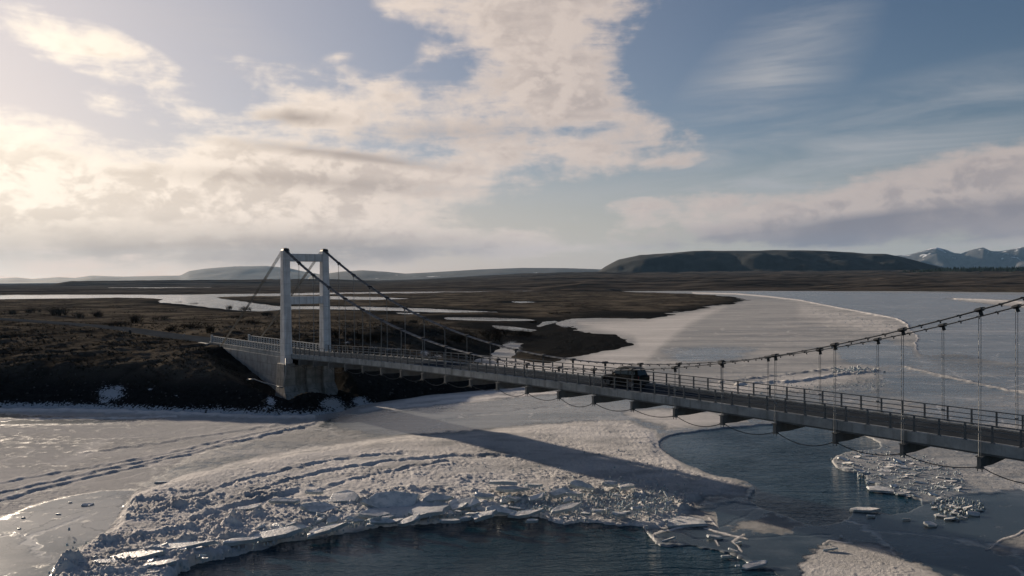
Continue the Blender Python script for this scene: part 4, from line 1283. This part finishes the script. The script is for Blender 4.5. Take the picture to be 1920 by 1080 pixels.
def build_car():
    s = 62.2; t = WC - .3; z = deck_bottom(s) + .553
    sl = math.atan((deck_bottom(s + 1) - deck_bottom(s - 1)) / 2)
    w3 = bw(s, t, z)
    car = empty('suv', w3)
    car.rotation_euler = Euler((0, sl, math.atan2(ES[1], ES[0]) + math.pi), 'XYZ')     # front towards the far bank
    tag(car, 'black estate-style off-roader driving across the bridge deck', 'car')
    car.scale = (1.0, .98, 1.08)
    P, G_ = m_paint(), m_glass()
    L, hw = 2.12, .88
    # body: sections along x (front is +x): x, half width, bottom, belt height, top height, top half width
    sec = [(-L, .70, .50, .86, .92, .62), (-L + .06, .80, .36, .95, 1.02, .70), (-1.75, .86, .30, .98, 1.04, .74), (-1.0, .88, .26, .98, 1.02, .78), (0, .88, .26, .97, 1.01, .79), (.75, .88, .26, .95, 1.0, .78),
           (1.05, .88, .27, .92, .98, .74), (1.55, .86, .30, .88, .93, .68), (1.95, .80, .34, .80, .86, .60), (L, .66, .42, .66, .72, .50)]
    V = []; F = []
    for (x, w_, zb, zm, zt, wt) in sec:
        ring = [(x, -w_ * .86, zb), (x, -w_, zb + .12), (x, -w_, zm - .18), (x, -w_ * .985, zm), (x, -wt, zt), (x, wt, zt), (x, w_ * .985, zm), (x, w_, zm - .18), (x, w_, zb + .12), (x, w_ * .86, zb)]
        V += ring
    n = 10
    for i in range(len(sec) - 1):
        for k in range(n): F.append((i * n + k, i * n + (k + 1) % n, (i + 1) * n + (k + 1) % n, (i + 1) * n + k))
    F += [tuple(range(n)), tuple(range((len(sec) - 1) * n, len(sec) * n))[::-1]]
    mb = MB(); mb.add(V, F); body = mb.build('body', P, car, smooth=True, bevel=.04)
    # cabin: pillars and roof
    cs_ = [(-1.98, .74, 1.0, 1.02, .70), (-1.72, .70, 1.0, 1.56, .58), (-1.2, .75, 1.0, 1.63, .62), (-.3, .76, .99, 1.65, .63), (.25, .75, .99, 1.60, .60), (.62, .72, .98, 1.32, .62), (1.02, .70, .96, .99, .66)]
    V = []; F = []
    for (x, w_, zb, zt, wt) in cs_:
        V += [(x, -w_, zb), (x, -wt, zt - .05), (x, -wt * .88, zt), (x, wt * .88, zt), (x, wt, zt - .05), (x, w_, zb)]
    n = 6
    for i in range(len(cs_) - 1):
        for k in range(n): F.append((i * n + k, i * n + (k + 1) % n, (i + 1) * n + (k + 1) % n, (i + 1) * n + k))
    F += [tuple(range(n)), tuple(range((len(cs_) - 1) * n, len(cs_) * n))[::-1]]
    mb = MB(); mb.add(V, F); cab = mb.build('cabin', P, car, smooth=True, bevel=.03)
    for sg in (-1, 1):          # side windows, set just proud of the cabin side
        def sw(pts_):
            V = []
            for (x, z_) in pts_:
                f = (z_ - .99) / (1.60 - .99); y = sg * (.762 * (1 - f) + .615 * f + .012); V.append((x, y, z_))
            V2 = [(a, b - sg * .03, c_) for a, b, c_ in V]; k = len(V)
            mb = MB(); mb.add(V + V2, [tuple(range(k)), tuple(range(k, 2 * k))[::-1]] + [(q, (q + 1) % k, k + (q + 1) % k, k + q) for q in range(k)])
            mb.build('side_window', G_, cab)
        sw([(.86, 1.06), (.30, 1.50), (-.02, 1.53), (-.02, 1.06)])
        sw([(-.10, 1.06), (-.10, 1.53), (-.82, 1.53), (-.88, 1.06)])
        sw([(-.98, 1.08), (-.94, 1.51), (-1.55, 1.47), (-1.72, 1.12)])
        mb = MB(); mb.box(.66, .84, sg * .80 - .09, sg * .80 + .09, 1.02, 1.16); mb.build('door_mirror', P, car, bevel=.03)
        mb = MB(); mb.tube([(.20, sg * .52, 1.66), (.05, sg * .52, 1.71), (-1.4, sg * .52, 1.69), (-1.55, sg * .52, 1.63)], .022, 6); mb.build('roof_rail', M['clamp'], car)
        mb = MB(); mb.add([(1.90, sg * .78, .66), (2.05, sg * .55, .66), (2.02, sg * .52, .80), (1.86, sg * .75, .82), (1.86, sg * .70, .66), (1.86, sg * .70, .82)], [(0, 1, 2, 3), (0, 3, 5, 4)])
        mb = MB(); mb.frustum((1.80, 2.055, sg * .64 - .12, sg * .64 + .12, .66), (1.80, 2.0, sg * .62 - .11, sg * .62 + .11, .80)); mb.build('headlight', m_lamp, car, bevel=.02)
        mb = MB(); mb.box(-2.115, -1.96, sg * .70 - .06, sg * .70 + .06, .78, 1.0); mb.build('tail_light', m_red, car, bevel=.02)
        mb = MB(); mb.box(-.62, -.46, sg * .885 - .012, sg * .885 + .012, .86, .89); mb.box(.30, .46, sg * .885 - .012, sg * .885 + .012, .86, .89); mb.build('door_handle', M['clamp'], car)
        for x in (1.30, -1.30):
            wh = empty('wheel', (x, sg * .80, .34), parent=car)
            ty = MB()
            prof = [(.20, -.10), (.30, -.115), (.335, -.08), (.335, .08), (.30, .115), (.20, .10)]
            N = 20; V = []; F = []
            for q in range(N):
                a = 6.28318 * q / N
                V += [(math.cos(a) * r_, w_, math.sin(a) * r_) for r_, w_ in prof]
            for q in range(N):
                for k in range(len(prof)): F.append((q * 6 + k, q * 6 + (k + 1) % 6, ((q + 1) % N) * 6 + (k + 1) % 6, ((q + 1) % N) * 6 + k))
            ty.add(V, F); ty.build('tyre', m_tyre, wh, smooth=True)
            rm = MB()
            N = 20; V = [(0, sg * .07, 0)] + [(math.cos(6.283 * q / N) * .205, sg * .085, math.sin(6.283 * q / N) * .205) for q in range(N)]
            rm.add(V, [(0, 1 + q, 1 + (q + 1) % N) for q in range(N)])
            for q in range(5):
                a = 6.283 * q / 5; d = (math.cos(a), math.sin(a)); e_ = (-d[1] * .03, d[0] * .03)
                rm.tube([(d[0] * .03, sg * .095, d[1] * .03), (d[0] * .20, sg * .10, d[1] * .20)], .026, 5)
            rm.build('rim', m_rim, wh)
            ar = MB(); N = 12
            V = []
            for q in range(N + 1):
                a = math.pi * (q / N); V += [(x + math.cos(a) * .43, sg * .90, .34 + math.sin(a) * .43), (x + math.cos(a) * .37, sg * .90, .34 + math.sin(a) * .37), (x + math.cos(a) * .37, sg * .70, .34 + math.sin(a) * .37), (x + math.cos(a) * .43, sg * .70, .34 + math.sin(a) * .43)]
            F = [(q * 4 + k, q * 4 + (k + 1) % 4, q * 4 + 4 + (k + 1) % 4, q * 4 + 4 + k) for q in range(N) for k in range(4)]
            ar.add(V, F); ar.build('wheel_arch', m_tyre, car)
    for nm, pts_ in (('windscreen', [(1.0, .60, 1.0), (1.0, -.60, 1.0), (.32, -.52, 1.57), (.32, .52, 1.57)]), ('rear_window', [(-1.955, .60, 1.06), (-1.955, -.60, 1.06), (-1.765, -.50, 1.49), (-1.765, .50, 1.49)])):
        sx = .022 if nm == 'windscreen' else -.022
        V = [(a + sx, b, c_ + .02) for a, b, c_ in pts_]; V2 = [(a - sx, b, c_ - .01) for a, b, c_ in pts_]
        mb = MB(); mb.add(V + V2, [(0, 1, 2, 3), (7, 6, 5, 4)] + [(q, (q + 1) % 4, 4 + (q + 1) % 4, 4 + q) for q in range(4)]); mb.build(nm, G_, cab)
    mb = MB(); mb.box(2.06, 2.135, -.42, .42, .52, .68); mb.build('grille', M['clamp'], car, bevel=.02)
    mb = MB(); mb.box(-2.17, -2.02, -.74, .74, .40, .58); mb.build('rear_bumper', M['clamp'], car, bevel=.04)
    mb = MB(); mb.box(1.96, 2.17, -.66, .66, .36, .50); mb.build('front_bumper', M['clamp'], car, bevel=.04)


m_lamp = m_plain('headlight_lens', (.75, .74, .70), .12, .0, .1, 8)
m_red = m_plain('tail_light_lens', (.16, .012, .01), .2, 0, .2, 8)
m_tyre = m_plain('tyre_rubber', (.012, .012, .012), .8, 0, .3, 6)
m_rim = m_plain('alloy_rim', (.20, .20, .21), .35, .7, .2, 6)
build_car()


# ------------------------------------------------------------------ roadside things
def zground(x, y): return float(terrain_height(np.array([x], float), np.array([y], float))[0][0])


mb = MB(); mb.tube([(0, 0, 0), (0, 0, 1.5)], .05, 6)
mk = empty('road_marker', tuple(W([(343, 640)], 6.6)[0]) + (6.2,)); tag(mk, 'leaning pale marker board on a dark post where the near bridge railing begins', 'road sign')
mb.build('post', M['clamp'], mk)
mb = MB(); mb.prism([(-.06, .9), (.30, 1.55), (.42, 1.75), (.30, 1.85), (.12, 1.62), (-.16, 1.0)], 1, -.09, -.055); mb.build('board', M['pipe'], mk)
rp = W([(244, 629)], 6.3)[0]
rsn = empty('road_sign', (rp[0], rp[1], 5.6)); tag(rsn, 'small dark-backed road sign at the near edge of approach road', 'road sign')
mb = MB(); mb.tube([(0, 0, 0), (0, 0, 1.9)], .04, 6); mb.build('post', M['clamp'], rsn)
mb = MB(); mb.prism([(.30 * math.cos(6.283 * k / 12), 1.45 + .42 * math.sin(6.283 * k / 12)) for k in range(12)], 1, -.02, .02); mb.build('sign_panel', M['clamp'], rsn)
dp = W([(231.5, 624)], 6.3)[0]
ds_ = empty('delineator', (dp[0], dp[1], 5.8)); tag(ds_, 'slim grey delineator post left of the dark road sign', 'post')
mb = MB(); mb.box(-.06, .06, -.05, .05, 0, 1.3); mb.build('post', M['rod'], ds_); mb = MB(); mb.box(-.062, .062, -.052, .052, 1.0, 1.15); mb.build('reflector', M['pipe'], ds_)


# bare shrubs on the heath
def shrub_mesh(seed, n=170):
    r = random.Random(seed); V = []; F = []
    stems = [(r.gauss(0, .38), r.gauss(0, .2)) for _ in range(11)]
    for k in range(n):
        bx_, by_ = r.choice(stems); a = r.uniform(0, 6.283); lean = abs(r.gauss(.3, .3)); L = r.uniform(.25, 1.0) * (.55 + .45 * math.cos(bx_ * 3) ** 2)
        z0 = r.uniform(0, .35) if k > 30 else 0
        x0, y0 = bx_ + math.cos(a) * lean * z0, by_ + math.sin(a) * lean * z0
        x1, y1, z1 = x0 + math.cos(a) * lean * L * .8, y0 + math.sin(a) * lean * L * .8, min(z0 + L * .8, 1.0 + r.uniform(-.1, .05))
        w_ = r.uniform(.008, .02); px_, py_ = -math.sin(a) * w_, math.cos(a) * w_
        b = len(V); V += [(x0 - px_, y0 - py_, z0), (x0 + px_, y0 + py_, z0), (x1, y1, z1)]; F.append((b, b + 1, b + 2))
        for q in range(3):
            u = r.uniform(.35, .95); c_ = (x0 + (x1 - x0) * u, y0 + (y1 - y0) * u, z0 + (z1 - z0) * u); a2 = a + r.uniform(-1.5, 1.5); l2 = r.uniform(.08, .25)
            b = len(V); V += [(c_[0], c_[1], c_[2] - .008), (c_[0], c_[1], c_[2] + .008), (c_[0] + math.cos(a2) * l2, c_[1] + math.sin(a2) * l2, c_[2] + l2 * r.uniform(.1, .9))]; F.append((b, b + 1, b + 2))
    mb = MB(); mb.add(V, F)
    me = bpy.data.meshes.new('twigs'); me.from_pydata(V, [], F); me.update(); me.materials.append(m_twig); return me


m_twig = m_plain('bare_twigs', (.030, .026, .021), .9, 0, .4, .5)
SHRUBS = [shrub_mesh(40 + k) for k in range(4)]
ordn = ['first', 'second', 'third', 'fourth', 'fifth', 'sixth', 'seventh', 'eighth', 'ninth', 'tenth', 'eleventh', 'twelfth', 'thirteenth', 'fourteenth', 'fifteenth', 'sixteenth', 'seventeenth', 'eighteenth', 'nineteenth', 'twentieth']


def shrub_row(items, fmt, group):
    items = sorted(items)
    for k, (px, py, wpx, hpx, zg) in enumerate(items):
        x, y = W([(px, py)], zg)[0]
        # settle on the ground along the line of sight
        for _ in range(4):
            zg2 = zground(x, y); x, y = W([(px, py)], zg2)[0]
        zg2 = zground(x, y)
        o = empty('bare_shrub', (x, y, zg2 - .05), rs.uniform(0, 6))
        tag(o, fmt % ordn[k], 'shrub', group)
        tw = link('twigs', SHRUBS[k % 4], None, o)
        k_ = y / FPX
        tw.scale = (wpx * k_ * .85, wpx * k_ * .85, hpx * k_)


shrub_row([(20, 590, 30, 12, 5), (60, 586, 26, 14, 5), (108, 592, 44, 20, 5), (150, 597, 24, 16, 5), (182, 594, 30, 14, 5), (255, 607, 30, 26, 5), (222, 612, 34, 14, 5), (300, 600, 26, 12, 5), (320, 620, 40, 10, 5), (352, 616, 50, 12, 5), (394, 626, 24, 20, 5)],
          'dark bare shrub behind approach road, %s of its row from the left edge', 'bare shrubs behind the approach road')
shrub_row([(430, 581, 16, 12, 1), (462, 583, 24, 12, 1), (366, 572, 22, 6, 1), (336, 569, 16, 5, 1), (470, 612, 34, 12, 3), (445, 598, 26, 10, 3), (500, 592, 30, 10, 3)],
          'low bare shrub near the pale water left of tower, %s from the left', 'bare shrubs by the pale water')
shrub_row([(640, 636, 44, 30, 3), (668, 638, 40, 26, 3), (700, 642, 44, 24, 3), (740, 612, 40, 12, 2), (860, 642, 60, 22, 2), (905, 640, 66, 26, 2), (940, 630, 60, 22, 2), (985, 630, 44, 16, 2), (830, 648, 50, 18, 2), (780, 606, 40, 10, 2), (1000, 606, 30, 7, 1), (1050, 588, 40, 6, 1)],
          'bare thicket right of tower above the bridge railing, %s from the tower', 'bare thickets right of the tower')


def tussocks():
    r = np.random.RandomState(8); rr = random.Random(8)
    N = 26000
    px = r.uniform(-60, 1100, N); k = r.uniform(24, 235, N) ** 1.0
    Y = H * FPX / k; X = (px - CX) / FPX * Y
    h, sd = terrain_height(X, Y)
    s = (X - BX) * ES[0] + (Y - BY) * ES[1]; t = (X - BX) * ET[0] + (Y - BY) * ET[1]
    dr = np.min((X[:, None] - ROADC[None, :, 0]) ** 2 + (Y[:, None] - ROADC[None, :, 1]) ** 2, 1)
    cl = fbm(X / 9, Y / 9, 3, 404)
    ok = (sd > 4) & (h > .8) & (dr > 14) & ~((s > -36) & (t > -1.5) & (t < BW + 1.5)) & (cl > -.25)
    V = []; F = []
    for x, y, z in zip(X[ok], Y[ok], h[ok]):
        sz = rr.uniform(.14, .34) * (1 + y / 300)
        for q in range(5):
            a = rr.uniform(0, 6.283); w_ = sz * .16; L = sz * rr.uniform(.7, 1.2)
            ox, oy = rr.uniform(-.3, .3) * sz, rr.uniform(-.3, .3) * sz
            b = len(V)
            V += [(x + ox - math.sin(a) * w_, y + oy + math.cos(a) * w_, z - .05), (x + ox + math.sin(a) * w_, y + oy - math.cos(a) * w_, z - .05), (x + ox + math.cos(a) * L * .7, y + oy + math.sin(a) * L * .7, z + L * rr.uniform(.45, .9))]
            F.append((b, b + 1, b + 2))
    me = bpy.data.meshes.new('grass_tussocks'); me.from_pydata(V, [], F); me.update()
    m, T, bs = mat('dry_tussock_grass')
    n = T.noise(pos(T), .35, 4, .6)
    T.l.new(T.mix(T.smooth(n, .35, .65), (.012, .013, .010), (.075, .068, .053)), bs.inputs['Base Color']); bs.inputs['Roughness'].default_value = 1.0; bs.inputs['Specular IOR Level'].default_value = 0.0
    o = link('grass_tussocks', me, m); o['kind'] = 'stuff'; tag(o, 'dry grass tussocks covering the river bank and heath', 'grass')


tussocks()


# stones on the dark bank
def stones():
    r = random.Random(12); mb = MB()
    pq = np.array([(r.uniform(-40, 980), r.uniform(700, 785)) for _ in range(900)])
    PP = g(pq[:, 0], pq[:, 1], 1.0)
    hh, sdd = terrain_height(PP[:, 0], PP[:, 1])
    for P, h_, sd_ in zip(PP, hh, sdd):
        if sd_ < .3 or sd_ > 14: continue
        s_ = r.uniform(.05, .22) * (1.6 if r.random() < .08 else 1); z = float(h_)
        V = [(P[0] + math.cos(6.283 * q / 5) * s_ * r.uniform(.7, 1.2), P[1] + math.sin(6.283 * q / 5) * s_ * r.uniform(.7, 1.2), z - .05) for q in range(5)]
        V += [(P[0] + math.cos(6.283 * q / 5) * s_ * .6, P[1] + math.sin(6.283 * q / 5) * s_ * .6, z + s_ * r.uniform(.5, .9)) for q in range(5)]
        mb.add(V, [(5, 6, 7, 8, 9)] + [(q, (q + 1) % 5, 5 + (q + 1) % 5, 5 + q) for q in range(5)])
    o = mb.build('bank_stones', m_plain('bank_stone', (.09, .088, .085), .9, 0, .5, 1.0)); o['kind'] = 'stuff'; tag(o, 'scattered stones on the dark river bank', 'stones')


stones()

# ------------------------------------------------------------------ evening air
hz_ = MB(); hz_.box(-24000, 24000, -300, 20000, -3, 760)
hm = bpy.data.materials.new('evening_haze'); hm.use_nodes = True
HT = NT(hm.node_tree); HT.n.clear()
ho = HT.node('ShaderNodeOutputMaterial'); hv = HT.node('ShaderNodeVolumePrincipled')
hv.inputs['Color'].default_value = (.34, .62, 1.0, 1); hv.inputs['Density'].default_value = 1.3e-5; hv.inputs['Anisotropy'].default_value = .12
HT.l.new(hv.outputs[0], ho.inputs['Volume'])
ho_ = hz_.build('haze', hm); ho_['kind'] = 'stuff'
